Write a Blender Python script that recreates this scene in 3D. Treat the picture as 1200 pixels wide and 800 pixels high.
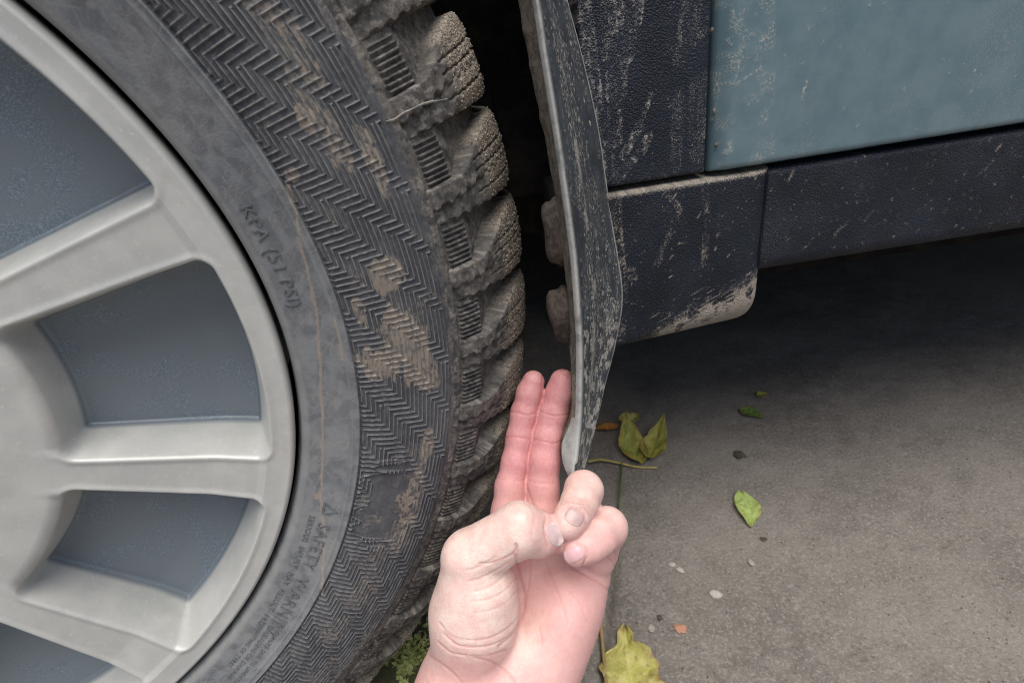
import bpy, bmesh, math, random, time
import numpy as np
T0 = time.time()
sc = bpy.context.scene
for o in list(bpy.data.objects):
    bpy.data.objects.remove(o)

# ------------------------------------------------------------------ camera
# world: X along the car towards its rear, Y in under the car, Z up, ground at 0
MR = np.array([[0.9876883405951379, -0.15643446504023087, 0.0],
               [-0.07310441004182383, -0.4615630796309907, 0.8840900795473234],
               [-0.1383021586413607, -0.8732054636047193, -0.467316521477689]])   # (right, down, forward) -> world
CAMZ = 0.42257
FOC = 581.0
cam = bpy.data.cameras.new('camera')
cam.lens = 36.0 * FOC / 1200.0
cam.sensor_width = 36.0
cam.clip_start = 0.01
cam.clip_end = 500
cam.dof.use_dof = True
cam.dof.focus_distance = 0.27
cam.dof.aperture_fstop = 13
co = bpy.data.objects.new('camera', cam)
sc.collection.objects.link(co)
from mathutils import Matrix, Vector
R3 = np.stack([MR[:, 0], -MR[:, 1], -MR[:, 2]], 1)
m4 = Matrix([[*R3[i], (0, 0, CAMZ)[i]] for i in range(3)] + [[0, 0, 0, 1]])
co.matrix_world = m4
sc.camera = co

# ------------------------------------------------------------------ light
world = bpy.data.worlds.new('World')
sc.world = world
world.use_nodes = True
wn = world.node_tree.nodes
sky = wn.new('ShaderNodeTexSky')
sky.sky_type = 'NISHITA'
sky.sun_disc = False
SUN_EL, SUN_AZ = math.radians(74), math.radians(165)     # azimuth clockwise from +Y
sky.sun_elevation = SUN_EL
sky.sun_rotation = SUN_AZ
sky.dust_density = 4.0
sky.ozone_density = 1.0
wn['Background'].inputs['Strength'].default_value = 0.05
world.node_tree.links.new(sky.outputs[0], wn['Background'].inputs[0])
sl = bpy.data.lights.new('sun', 'SUN')
sl.energy = 1.5
sl.angle = math.radians(58)
sl.color = (1.0, 0.96, 0.90)
so = bpy.data.objects.new('sun', sl)
sc.collection.objects.link(so)
sd = Vector((math.sin(SUN_AZ) * math.cos(SUN_EL), math.cos(SUN_AZ) * math.cos(SUN_EL), math.sin(SUN_EL)))
so.rotation_euler = sd.to_track_quat('Z', 'Y').to_euler()
so.location = (0, -3, 5)
sc.view_settings.view_transform = 'Standard'
sc.view_settings.look = 'None'
sc.view_settings.gamma = 1.0
sc.view_settings.exposure = 1.30
sc.cycles.use_denoising = True
sc.cycles.filter_width = 1.05

# ------------------------------------------------------------------ helpers
rng = np.random.default_rng(7)
CAM = np.array([0, 0, CAMZ])


def ray(x, y):
    return MR @ np.array([(x - 600) / FOC, (y - 400) / FOC, 1.0])


def at_y(x, y, Y):                # where the sight line through a measured point meets the upright plane Y
    v = ray(x, y)
    return CAM + v * (Y / v[1])


def at_z(x, y, Z=0.0):
    v = ray(x, y)
    return CAM + v * ((Z - CAMZ) / v[2])


def at_d(x, y, d):
    return CAM + ray(x, y) * d


def link(o):
    sc.collection.objects.link(o)
    return o


def mesh(name, V, F, mats, parent=None, smooth=True, attrs=None, midx=None):
    V = np.asarray(V, np.float32)
    me = bpy.data.meshes.new(name)
    if isinstance(F, np.ndarray):
        n = F.shape[1]
        me.vertices.add(len(V))
        me.vertices.foreach_set('co', V.ravel())
        me.loops.add(F.size)
        me.loops.foreach_set('vertex_index', F.astype(np.int32).ravel())
        me.polygons.add(len(F))
        me.polygons.foreach_set('loop_start', np.arange(0, F.size, n, dtype=np.int32))
        me.update(calc_edges=True)
    else:
        me.from_pydata([tuple(v) for v in V], [], [tuple(f) for f in F])
        me.update()
    if not isinstance(mats, (list, tuple)):
        mats = [mats]
    for m in mats:
        me.materials.append(m)
    if smooth:
        me.polygons.foreach_set('use_smooth', np.ones(len(me.polygons), bool))
    if midx is not None:
        me.polygons.foreach_set('material_index', np.asarray(midx, np.int32))
    if attrs:
        for k, a in attrs.items():
            at = me.attributes.new(k, 'FLOAT', 'POINT')
            at.data.foreach_set('value', np.asarray(a, np.float32).ravel())
    o = bpy.data.objects.new(name, me)
    link(o)
    if parent:
        o.parent = parent
    return o


def copy_of(o, parent=None, loc=None, rot=None):
    c = o.copy()
    link(c)
    if parent is not None:
        c.parent = parent
    if loc is not None:
        c.location = loc
    if rot is not None:
        c.rotation_euler = rot
    return c


def empty(name, loc=(0, 0, 0), rz=0.0, parent=None):
    o = bpy.data.objects.new(name, None)
    link(o)
    o.location = loc
    o.rotation_euler = (0, 0, rz)
    o.empty_display_size = 0.05
    if parent:
        o.parent = parent
    return o


def tag(o, label, cat, group=None):
    o['label'] = label
    o['category'] = cat
    if group:
        o['group'] = group
    return o


def grid_faces(nr, nc, wrap=False):
    i = np.arange(nr - 1)[:, None]
    j = np.arange(nc if wrap else nc - 1)[None]
    a = i * nc + j
    b = i * nc + (j + 1) % nc
    return np.stack([a, b, b + nc, a + nc], -1).reshape(-1, 4)


def vnoise(shape, cell, octaves=3, seed=0, gain=0.5):
    """fractal value noise raster in 0..1; cell = samples per lattice cell (row, col)"""
    r = np.random.default_rng(seed)
    h, w = shape
    cy, cx = (cell, cell) if np.isscalar(cell) else cell
    out = np.zeros(shape)
    amp, tot = 1.0, 0.0
    for _ in range(octaves):
        gy, gx = int(h / cy) + 3, int(w / cx) + 3
        g = r.random((gy, gx))
        y = np.arange(h) / cy
        x = np.arange(w) / cx
        yi, xi = y.astype(int), x.astype(int)
        fy, fx = y - yi, x - xi
        fy, fx = fy * fy * (3 - 2 * fy), fx * fx * (3 - 2 * fx)
        a = g[yi][:, xi] * (1 - fx) + g[yi][:, xi + 1] * fx
        b = g[yi + 1][:, xi] * (1 - fx) + g[yi + 1][:, xi + 1] * fx
        out += amp * (a * (1 - fy)[:, None] + b * fy[:, None])
        tot += amp
        amp *= gain
        cy, cx = max(cy / 2, 1), max(cx / 2, 1)
    return out / tot


def ss(a, b, x):
    t = np.clip((np.asarray(x) - a) / (b - a), 0, 1)
    return t * t * (3 - 2 * t)


def stroke(img, p0, p1, wid, val, taper=True, wob=0.0, r=None):
    """draw a soft stroke on a raster; points in (col,row) samples"""
    r = r or rng
    n = int(max(abs(p1[0] - p0[0]), abs(p1[1] - p0[1])) * 1.5) + 2
    t = np.linspace(0, 1, n)
    x = p0[0] + (p1[0] - p0[0]) * t
    y = p0[1] + (p1[1] - p0[1]) * t
    if wob:
        ph = r.random() * 6
        x = x + wob * np.sin(t * 5 + ph)
        y = y + wob * np.cos(t * 4 + ph * 2)
    k = int(math.ceil(wid)) + 1
    H, W = img.shape
    for xx, yy, tt in zip(x, y, t):
        w = wid * (math.sin(math.pi * min(max(tt, .04), .96)) ** .5 if taper else 1)
        x0, y0 = int(xx), int(yy)
        if x0 < -k or y0 < -k or x0 > W + k or y0 > H + k:
            continue
        ya, yb, xa, xb = max(0, y0 - k), min(H, y0 + k + 1), max(0, x0 - k), min(W, x0 + k + 1)
        if ya >= yb or xa >= xb:
            continue
        d = np.hypot(np.arange(xa, xb)[None] - xx, np.arange(ya, yb)[:, None] - yy)
        img[ya:yb, xa:xb] = np.maximum(img[ya:yb, xa:xb], val * np.clip(w + .6 - d, 0, 1))


# ------------------------------------------------------------------ materials
class Mat:
    def __init__(s, name):
        s.m = bpy.data.materials.new(name)
        s.m.use_nodes = True
        s.t = s.m.node_tree
        s.b = s.t.nodes['Principled BSDF']
        s.pos = None

    def n(s, typ, **kw):
        nd = s.t.nodes.new(typ)
        for k, v in kw.items():
            setattr(nd, k, v)
        return nd

    def l(s, a, b):
        s.t.links.new(a, b)

    def coord(s, world=True):
        if s.pos is None:
            s.pos = s.n('ShaderNodeNewGeometry').outputs['Position'] if world else s.n('ShaderNodeTexCoord').outputs['Object']
        return s.pos

    def noise(s, scale, detail=4, rough=.6, world=True):
        nd = s.n('ShaderNodeTexNoise')
        nd.inputs['Scale'].default_value = scale
        nd.inputs['Detail'].default_value = detail
        nd.inputs['Roughness'].default_value = rough
        s.l(s.coord(world), nd.inputs['Vector'])
        return nd.outputs['Fac']

    def voro(s, scale, feature='F1', world=True):
        nd = s.n('ShaderNodeTexVoronoi', feature=feature)
        nd.inputs['Scale'].default_value = scale
        s.l(s.coord(world), nd.inputs['Vector'])
        return nd.outputs['Distance']

    def ramp(s, v, a, b, lo=0.0, hi=1.0):
        nd = s.n('ShaderNodeMapRange')
        nd.interpolation_type = 'SMOOTHSTEP'
        for i, x in enumerate((a, b, lo, hi)):
            nd.inputs[i + 1].default_value = x
        s.l(v, nd.inputs[0])
        return nd.outputs[0]

    def math(s, op, a, b=None):
        nd = s.n('ShaderNodeMath', operation=op)
        for i, x in enumerate((a, b)):
            if x is None:
                continue
            if isinstance(x, (int, float)):
                nd.inputs[i].default_value = x
            else:
                s.l(x, nd.inputs[i])
        nd.use_clamp = op in ('ADD', 'MAXIMUM')
        return nd.outputs[0]

    def mix(s, f, a, b):
        nd = s.n('ShaderNodeMix', data_type='RGBA')
        for i, x in ((0, f), (6, a), (7, b)):
            if isinstance(x, tuple):
                nd.inputs[i].default_value = (*x, 1)
            elif isinstance(x, (int, float)):
                nd.inputs[i].default_value = x
            else:
                s.l(x, nd.inputs[i])
        return nd.outputs[2]

    def attr(s, name):
        nd = s.n('ShaderNodeAttribute')
        nd.attribute_name = name
        return nd.outputs['Fac']

    def bump(s, h, strength, dist):
        nd = s.n('ShaderNodeBump')
        nd.inputs['Strength'].default_value = strength
        nd.inputs['Distance'].default_value = dist
        s.l(h, nd.inputs['Height'])
        if s.b.inputs['Normal'].is_linked:
            s.l(s.b.inputs['Normal'].links[0].from_socket, nd.inputs['Normal'])
        s.l(nd.outputs[0], s.b.inputs['Normal'])

    def out(s, col=None, rough=None, spec=None, metal=None):
        for nm, v in (('Base Color', col), ('Roughness', rough), ('Specular IOR Level', spec), ('Metallic', metal)):
            if v is None:
                continue
            if isinstance(v, tuple):
                s.b.inputs[nm].default_value = (*v, 1)
            elif isinstance(v, (int, float)):
                s.b.inputs[nm].default_value = v
            else:
                s.l(v, s.b.inputs[nm])
        return s.m


def mat_rubber():
    m = Mat('sidewall_rubber')
    big = m.ramp(m.noise(38, 5, .65), .38, .66)
    fine = m.ramp(m.noise(420, 3, .7), .45, .7)
    c = m.mix(big, (.056, .059, .069), (.092, .095, .102))
    c = m.mix(m.attr('film'), c, m.mix(big, (.165, .176, .190), (.195, .203, .208)))
    c = m.mix(m.math('MULTIPLY', fine, .35), c, (.17, .17, .165))
    mud = m.attr('mud')
    mudn = m.math('ADD', mud, m.math('MULTIPLY', m.math('SUBTRACT', m.noise(620, 5, .75), .5), 1.3))
    mudf = m.math('MULTIPLY', m.math('MULTIPLY', m.ramp(mudn, .18, .75), m.ramp(mud, .02, .2)), m.ramp(m.noise(200, 4, .7), .25, .55, .6, 1))
    c = m.mix(mudf, c, m.mix(m.noise(150, 4), (.20, .17, .14), (.35, .295, .235)))
    scr_lit = m.attr('scratch_lit')
    c = m.mix(m.math('MULTIPLY', scr_lit, .75), c, (.30, .30, .285))
    m.bump(m.noise(900, 3, .7), .35, .0006)
    m.bump(mud, .35, .0006)
    return m.out(c, m.ramp(big, 0, 1, .62, .78), .35)


def mat_tread():
    m = Mat('tread_rubber')
    big = m.ramp(m.noise(70, 5, .7), .35, .65)
    c = m.mix(big, (.055, .054, .054), (.118, .110, .100))
    cx = m.n('ShaderNodeCombineXYZ')
    oi = m.n('ShaderNodeObjectInfo')
    m.l(m.math('MULTIPLY', m.attr('across'), 10), cx.inputs[0])
    m.l(m.math('MULTIPLY', m.attr('along'), 2.2), cx.inputs[1])
    m.l(m.math('MULTIPLY', oi.outputs['Random'], 90), cx.inputs[2])
    st = m.n('ShaderNodeTexNoise')
    st.inputs['Scale'].default_value = 1.0
    st.inputs['Detail'].default_value = 5
    st.inputs['Roughness'].default_value = .7
    m.l(cx.outputs[0], st.inputs['Vector'])
    c = m.mix(m.math('MULTIPLY', m.ramp(st.outputs['Fac'], .50, .64), .75), c, (.25, .23, .205))
    c = m.mix(m.math('MULTIPLY', m.ramp(st.outputs['Fac'], .47, .38), .85), c, (.036, .036, .038))
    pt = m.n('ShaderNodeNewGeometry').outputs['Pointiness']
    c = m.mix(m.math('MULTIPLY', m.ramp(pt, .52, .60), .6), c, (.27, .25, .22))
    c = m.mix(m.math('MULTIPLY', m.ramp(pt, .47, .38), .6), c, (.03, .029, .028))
    streak = m.ramp(m.noise(230, 5, .75), .46, .66)
    c = m.mix(m.math('MULTIPLY', streak, .35), c, (.22, .20, .175))
    dark = m.ramp(m.noise(150, 3, .6), .55, .66)
    c = m.mix(m.math('MULTIPLY', dark, .6), c, (.05, .05, .052))
    grit = m.attr('grit')
    v = m.ramp(m.voro(950), .15, .55, 1, 0)
    gn = m.math('MULTIPLY', grit, m.ramp(m.noise(600, 3, .7), .36, .56))
    c = m.mix(gn, c, m.mix(m.noise(1400, 2), (.17, .14, .11), (.42, .37, .30)))
    hgt = m.math('MULTIPLY', v, gn)
    m.bump(m.noise(500, 4, .7), .2, .0003)
    m.bump(hgt, .7, .0012)
    return m.out(c, .85, .25)


def mat_rim():
    m = Mat('rim_paint')
    c = m.mix(m.ramp(m.noise(60, 4), .35, .7), (.47, .48, .46), (.54, .545, .52))
    c = m.mix(m.ramp(m.noise(500, 3, .7), .58, .72), c, (.60, .58, .53))
    c = m.mix(m.ramp(m.noise(26, 5, .7), .52, .75, 0, .5), c, (.42, .39, .33))
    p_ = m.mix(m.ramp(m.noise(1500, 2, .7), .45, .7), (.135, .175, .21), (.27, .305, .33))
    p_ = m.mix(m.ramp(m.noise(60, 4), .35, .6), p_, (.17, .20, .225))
    c = m.mix(m.ramp(m.attr('recess'), .80, .95), c, p_)  # spoke recesses: blue of reflected sky painted into the colour
    m.bump(m.noise(900, 2), .12, .0003)
    return m.out(c, .42, .5, .15)


def mat_pocket():
    m = Mat('rim_recess_sky_tint')
    c = m.mix(m.ramp(m.noise(1500, 2, .7), .45, .7), (.135, .175, .21), (.27, .305, .33))  # same painted-in sky blue, used on hub cap and nuts
    c = m.mix(m.ramp(m.noise(60, 4), .35, .6), c, (.17, .20, .225))
    return m.out(c, .5, .4)


def mat_clad(name='textured_plastic', base=(.012, .0155, .024), grain=950, lo=.0, amt=.9, d0=(.27, .25, .225), d1=(.42, .40, .375)):
    m = Mat(name)
    dust = m.attr('dust')
    speck = m.ramp(m.noise(1100, 3, .75), .50, .64)
    cell = m.ramp(m.voro(grain), .2, .75)
    f = m.math('ADD', m.ramp(dust, .45, 1.0), m.math('MULTIPLY', m.ramp(dust, .02, .5), m.math('MULTIPLY', speck, .8)))
    f = m.math('MULTIPLY', f, amt)
    c = m.mix(m.ramp(m.noise(25, 3), .3, .7), base, tuple(x * 1.7 for x in base))
    c = m.mix(f, c, m.mix(m.noise(240, 4, .7), d0, d1))
    m.bump(cell, .55, .0007)
    m.bump(dust, .5, .0007)
    r = m.ramp(f, 0, .6, .46, .9)
    return m.out(c, r, .24)


def mat_paint():
    m = Mat('blue_grey_paint')
    dust = m.attr('dust')
    c = m.mix(m.ramp(m.noise(45, 4), .35, .65), (.105, .172, .200), (.135, .205, .232))
    f = m.math('ADD', m.ramp(dust, .4, 1.), m.math('MULTIPLY', m.ramp(dust, .02, .5), m.ramp(m.noise(1000, 3, .75), .48, .66)))
    c = m.mix(m.math('MULTIPLY', f, .8), c, m.mix(m.noise(150, 3), (.38, .40, .38), (.52, .46, .36)))
    m.b.inputs['Coat Weight'].default_value = .25
    m.bump(m.noise(1200, 2), .15, .0003)
    m.bump(dust, .35, .0006)
    return m.out(c, m.ramp(f, 0, .6, .33, .8), .5, .0)


def mat_black():
    m = Mat('underbody_black')
    c = m.mix(m.ramp(m.noise(30, 4), .4, .7), (.012, .011, .011), (.03, .027, .024))
    return m.out(c, .95, .1)


def mat_liner():
    m = Mat('arch_liner_plastic')
    c = m.mix(m.ramp(m.noise(30, 5, .7), .4, .7), (.022, .02, .019), (.06, .052, .044))
    m.bump(m.noise(200, 4), .4, .001)
    return m.out(c, .9, .15)


def mat_mudface():
    m = Mat('muddy_flap_rubber')
    c = m.mix(m.ramp(m.noise(160, 5, .75), .36, .62), (.085, .08, .07), (.20, .175, .14))
    c = m.mix(m.ramp(m.noise(700, 3, .7), .56, .68), c, (.30, .26, .205))
    m.bump(m.noise(420, 4, .7), .8, .0012)
    return m.out(c, .92, .15)


def mat_flap():
    m = Mat('flap_plastic')
    dust = m.attr('dust')
    edge = m.attr('edge')
    sp = m.ramp(m.noise(520, 4, .7), .50, .60)
    f = m.math('ADD', m.ramp(dust, .4, 1.), m.math('MULTIPLY', m.ramp(dust, .02, .5), sp))
    c = m.mix(m.ramp(m.noise(60, 4), .3, .7), (.032, .037, .044), (.058, .066, .074))
    c = m.mix(m.math('MULTIPLY', f, .8), c, m.mix(m.noise(200, 4), (.30, .28, .24), (.50, .47, .42)))
    e = m.math('MULTIPLY', edge, m.ramp(m.noise(130, 4, .7), .25, .55, .45, 1))
    c = m.mix(e, c, m.mix(m.noise(300, 4, .7), (.30, .31, .31), (.50, .49, .45)))
    m.bump(m.noise(700, 3), .35, .0005)
    m.bump(dust, .5, .0008)
    return m.out(c, m.ramp(f, 0, .6, .38, .85), .5)


def mat_ground():
    m = Mat('concrete')
    big = m.ramp(m.noise(7, 5, .65), .35, .68)
    c = m.mix(big, (.172, .156, .139), (.262, .240, .214))
    mid = m.ramp(m.noise(55, 5, .72), .38, .66)
    c = m.mix(m.math('MULTIPLY', mid, .55), c, (.275, .25, .222))
    gr = m.ramp(m.noise(380, 4, .8), .50, .62)
    c = m.mix(m.math('MULTIPLY', gr, .7), c, (.37, .345, .31))
    dk = m.ramp(m.noise(260, 4, .75), .55, .66)
    c = m.mix(m.math('MULTIPLY', dk, .5), c, (.075, .067, .06))
    v = m.ramp(m.voro(230), .05, .18, 1, 0)
    c = m.mix(m.math('MULTIPLY', m.math('MULTIPLY', v, m.ramp(m.noise(40, 3), .5, .6)), .7), c, (.40, .375, .34))
    c = m.mix(m.math('MULTIPLY', m.attr('mossy'), m.ramp(m.noise(200, 4, .7), .32, .5)), c, m.mix(m.noise(420, 4, .7), (.15, .19, .04), (.40, .46, .15)))
    damp_dark = m.attr('damp_dark')
    c = m.mix(m.math('MULTIPLY', damp_dark, .85), c, m.mix(m.noise(120, 4), (.042, .036, .031), (.075, .064, .054)))
    m.bump(m.noise(330, 5, .8), .9, .003)
    m.bump(m.noise(60, 4), .5, .004)
    return m.out(c, m.ramp(damp_dark, 0, 1, .92, .8), .25)


def mat_skin():
    m = Mat('skin')
    red = m.attr('red')
    pale = m.attr('pale')
    cr = m.attr('crease')
    mot = m.ramp(m.noise(140, 5, .7), .36, .64)
    c = m.mix(m.math('MULTIPLY', mot, .6), (.69, .44, .40), (.60, .325, .31))
    c = m.mix(red, c, m.mix(mot, (.58, .245, .25), (.64, .31, .305)))
    c = m.mix(pale, c, m.mix(mot, (.76, .59, .525), (.71, .48, .43)))
    spots = m.math('MULTIPLY', m.ramp(m.noise(330, 3, .65), .58, .72), .22)
    c = m.mix(spots, c, (.74, .50, .43))
    c = m.mix(m.math('MULTIPLY', cr, .6), c, (.46, .17, .14))
    dirt = m.attr('dirt')
    c = m.mix(m.math('MULTIPLY', dirt, m.ramp(m.noise(900, 3, .7), .42, .58)), c, (.22, .16, .12))
    w = m.n('ShaderNodeTexWave', wave_type='BANDS')
    w.inputs['Scale'].default_value = 260
    w.inputs['Distortion'].default_value = 6
    w.inputs['Detail'].default_value = 2
    w.inputs['Detail Scale'].default_value = .6
    m.l(m.coord(), w.inputs['Vector'])
    m.bump(w.outputs['Fac'], .12, .00025)
    m.bump(m.ramp(m.voro(700, 'DISTANCE_TO_EDGE'), 0, .12), .28, .00022)
    m.bump(m.noise(420, 4, .65), .35, .0005)
    m.bump(m.noise(120, 4, .6), .3, .0012)
    m.b.inputs['Subsurface Weight'].default_value = .14
    m.b.inputs['Subsurface Radius'].default_value = (1.0, .36, .22)
    m.b.inputs['Subsurface Scale'].default_value = .0028
    return m.out(c, m.ramp(m.noise(160, 3), .3, .7, .42, .56), .4)


def mat_nail(name, a, b):
    m = Mat(name)
    c = m.mix(m.ramp(m.attr('tip'), .74, .92), a, b)
    c = m.mix(m.ramp(m.noise(500, 3, .6), .45, .75, 0, .35), c, tuple(x * .8 for x in a))
    m.bump(m.noise(500, 2), .12, .0003)
    m.b.inputs['Subsurface Weight'].default_value = .15
    m.b.inputs['Subsurface Scale'].default_value = .002
    return m.out(c, .32, .5)


def mat_leaf(name, a, b, edge):
    m = Mat(name)
    c = m.mix(m.ramp(m.noise(90, 4, .65), .35, .65), a, b)
    c = m.mix(m.ramp(m.noise(170, 5, .75), .54, .68, 0, .8), c, edge)
    c = m.mix(m.math('MULTIPLY', m.attr('rim'), m.ramp(m.noise(140, 3), .35, .6)), c, edge)
    c = m.mix(m.math('MULTIPLY', m.attr('vein'), .45), c, tuple(min(1, x * 1.5 + .05) for x in a))
    m.bump(m.attr('vein'), .5, .0008)
    m.bump(m.noise(250, 4), .6, .0012)
    m.b.inputs['Subsurface Weight'].default_value = .1
    m.b.inputs['Subsurface Scale'].default_value = .002
    return m.out(c, .6, .35)


def mat_plain(name, a, b, sc_=200, rough=.85, spec=.3):
    m = Mat(name)
    c = m.mix(m.ramp(m.noise(sc_, 4, .7), .35, .65), a, b)
    m.bump(m.noise(sc_ * 2, 3), .5, .0008)
    return m.out(c, rough, spec)


RUB, TRD, RIM, POC = mat_rubber(), mat_tread(), mat_rim(), mat_pocket()
CLAD = mat_clad()
SILL = mat_clad('sill_plastic', (.011, .014, .021), 950, d0=(.25, .215, .175), d1=(.42, .375, .32))
PAINT, BLACK, LINER, MUDF, FLAP = mat_paint(), mat_black(), mat_liner(), mat_mudface(), mat_flap()

# ------------------------------------------------------------------ ground
gx = np.unique(np.concatenate([np.linspace(-.45, .75, 301), np.array([-60, -20, -6, -3, -1.5, -.9, -.6, 1, 1.5, 2.5, 4, 8, 20, 60])]))
gy = np.unique(np.concatenate([np.linspace(.12, 1.0, 221), np.array([-60, -20, -6, -3, -1.5, -.6, -.2, 0, 1.2, 1.6, 2.2, 3, 5, 10, 25, 60])]))
GX, GY = np.meshgrid(gx, gy)
nz = vnoise(GX.shape, 28, 4, 3)
nz2 = vnoise(GX.shape, 5, 2, 4)
inner = ss(-.5, -.42, GX) * ss(.8, .7, GX) * ss(.1, .15, GY) * ss(1.05, .95, GY)
GZ = inner * ((nz - .5) * .006 + (nz2 - .5) * .0018)
j0, j1 = at_z(728, 570), at_z(708, 790)                     # the open joint in the slab
jx = j0[0] + (GY - j0[1]) * (j1[0] - j0[0]) / (j1[1] - j0[1])
jn = np.interp(gy, gy, np.zeros(len(gy)))
jd = np.abs(GX - jx - (vnoise((len(gy), 1), 9, 2, 8) - .5) * .006)
jy = ss(.42, .36, GY)
jd = jd + (1 - jy) * .02
GZ -= inner * .006 * ss(.0035, .001, jd)
mosspt = at_z(455, 775)
damp_dark = np.clip(0 +ss(.003, .001, jd) * .5 + ss(.16, .06, np.hypot((GX - mosspt[0]) * .8, (GY - mosspt[1] - .02))) * .9 + ss(.5, .75, GY) * .35 * ss(.35, .6, nz) , 0, 1) * inner  # damp at joint and moss, plus patchy darkening farther under the car
ground = mesh('ground', np.stack([GX, GY, GZ], -1).reshape(-1, 3), grid_faces(*GX.shape), mat_ground(), attrs={'damp_dark': damp_dark, 'mossy': ss(1.1, .6, np.hypot((GX - mosspt[0] + .01) / .085, (GY - mosspt[1] + .02) / .040) + (nz2 - .5) * .5) * inner})
ground['kind'] = 'structure'


def gz(x, y):
    i = np.clip(np.searchsorted(gx, x), 0, len(gx) - 1)
    j = np.clip(np.searchsorted(gy, y), 0, len(gy) - 1)
    return float(GZ[j, i])


# ------------------------------------------------------------------ the car and its wheel
car = empty('car', (0.6, 1.1, 0))
tag(car, 'dusty car with black plastic cladding, blue grey door and winter tyre', 'car')
CO = -np.array([0.6, 1.1, 0])
CW = np.array([-0.3155, 0.1388, 0.345])
RZ = math.atan2(0.3215, 0.9469)
wheel = empty('wheel', CW + CO, RZ, car)
Nv, Tv, Uv = np.array([.3215, -.9469, 0]), np.array([.9469, .3215, 0]), np.array([0, 0, 1.])


def wpt(r, a, z):
    return np.stack([r * np.cos(a), -z * np.ones_like(r * a), r * np.sin(a)], -1)


def inv(x, y, z):
    v = ray(x, y)
    q = CAM + v * (((CW + Nv * z - CAM) @ Nv) / (v @ Nv)) - CW
    return math.degrees(math.atan2(q @ Uv, q @ Tv)), math.hypot(q @ Uv, q @ Tv)


# --- tyre carcass: (r,z) profile, rows are finer where the relief needs it
prof_r = np.array([.2232, .2236, .2245, .2262, .229, .234, .242, .2488, .2508, .2520, .262, .274, .286, .2955, .2985, .3020, .3060])
prof_z = np.array([-.010, -.004, -.0005, .0018, .0032, .0048, .0085, .0120, .0128, .0120, .0142, .0150, .0142, .0122, .0112, .0100, .0060])
rows = np.unique(np.concatenate([np.linspace(.2232, .229, 12), np.linspace(.229, .2515, 46), np.linspace(.2515, .2985, 172), np.linspace(.2985, .3060, 12)]))
rz = np.interp(rows, prof_r, prof_z)
for _ in range(3):
    rz[1:-1] = (rz[:-2] + 2 * rz[1:-1] + rz[2:]) / 4
th = np.concatenate([np.linspace(-94, -64, 300)[:-1], np.linspace(-64, 25, 1640)[:-1], np.linspace(25, 60, 350), np.linspace(60, 266, 150)[1:-1]])       # degrees
TH, RR = np.meshgrid(th, rows)
HI = (TH <= 60)
PER, SP, SL = 5.54, 5.54 / 9, 292.0
v = -TH - 20.05 + .9                       # grows downwards; corners of the staircase lie on v = SL*(r-.278) + k*PER
u = RR - .278
cell = (v - SL * u) / PER
k = np.floor(cell)
t = (cell - k) * PER
nsp = np.clip(np.round(6.4 - 4.6 * (np.floor((RR - .2515) / .0035) * .0035) / .046), 1, 7)
wdt = nsp * SP
rad = t < wdt
ph = np.where(rad, v / SP, (SL * u) / SP)
dist = np.abs(ph - np.round(ph))
mm = np.where(rad, np.radians(SP) * RR, SP / SL * np.ones_like(RR)) * 1000 * dist       # mm from the ridge line
ridge = ss(.56, .20, mm)
zone = ss(.2518, .2524, RR) * ss(.2972, .2962, RR)
# blank moulded emblem patch low on the wall
(pa, pr) = inv(452, 590, .013)
em = (np.abs((TH - pa) / 6.6)**3 + np.abs((RR - pr) / .0175)**3)**(1 / 3) + .10 * np.sin(TH * 2.6) + .06 * np.sin(TH * 5.3 + 1)
embl = ss(.84, .86, em) + (1 - ss(.30, .33, np.hypot((TH - pa - 1.6) / 7.5, (RR - pr + .0125) / .012)))
embl = np.clip(embl, 0, 1)
em_line = np.exp(-((em - .86) / .035) ** 2) * ss(.2518, .2525, RR) * ss(pr + .008, pr, RR)
noi = vnoise(TH.shape, (26, 60), 4, 11)
noi2 = vnoise(TH.shape, (7, 22), 3, 12)
wear = .55 + .45 * ss(.3, .6, noi2)
H = zone * ridge * embl * .00095 * wear + em_line * .0007 * HI
H += .0006 * np.exp(-((RR - .2508) / .0006) ** 2) - .0009 * np.exp(-((RR - .2520) / .0006) ** 2)     # edge of the smooth band
H += .0004 * np.exp(-((RR - .2478) / .0004) ** 2)
H += .0005 * np.exp(-((RR - .2968) / .0006) ** 2)
H *= HI
# dried mud: blobs and streaks measured on the wall
mud = np.zeros_like(TH)


def blob(x, y, ra, rr, val=1.0):
    a0, r0 = inv(x, y, .013)
    d = np.hypot((TH - a0) / ra, (RR - r0) / rr) + (noi - .5) * 1.1 + (noi2 - .5) * .6
    np.maximum(mud, val * ss(1.15, .75, d), out=mud)


for b in ((452, 322, 1.6, .0075, 1), (470, 395, 3.2, .012, .9), (445, 425, 2.0, .011, 1), (490, 425, 2.2, .008, .9), (500, 440, 1.6, .006, .7), (480, 585, 4.5, .008, .55),
          (470, 620, 3.5, .008, .5), (440, 650, 3, .007, .4), (425, 690, 3, .008, .4), (395, 735, 3, .009, .4), (345, 50, 3.5, .004, .5), (375, 150, 4, .0035, .45),
          (395, 170, 3, .004, .6), (440, 200, 3, .003, .6), (432, 175, 2, .004, .6), (360, 140, 1.0, .003, .8), (343, 205, .8, .003, .9), (500, 520, 2, .004, .7), (310, 15, 3, .005, .4),
          (420, 765, 5, .006, .45), (370, 790, 4, .008, .4), (422, 362, 2, .003, .7)):
    blob(*b)
fur = ss(.5, .72, noi) * ss(.2525, .256, RR) * ss(.299, .292, RR) * .45 * (1 - ridge * .6) * .8
mud = np.maximum(mud, fur)
mud *= 1 - .55 * ridge * zone * embl
mud *= .55 + .6 * ss(.3, .62, vnoise(TH.shape, (5, 9), 3, 14))
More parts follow.
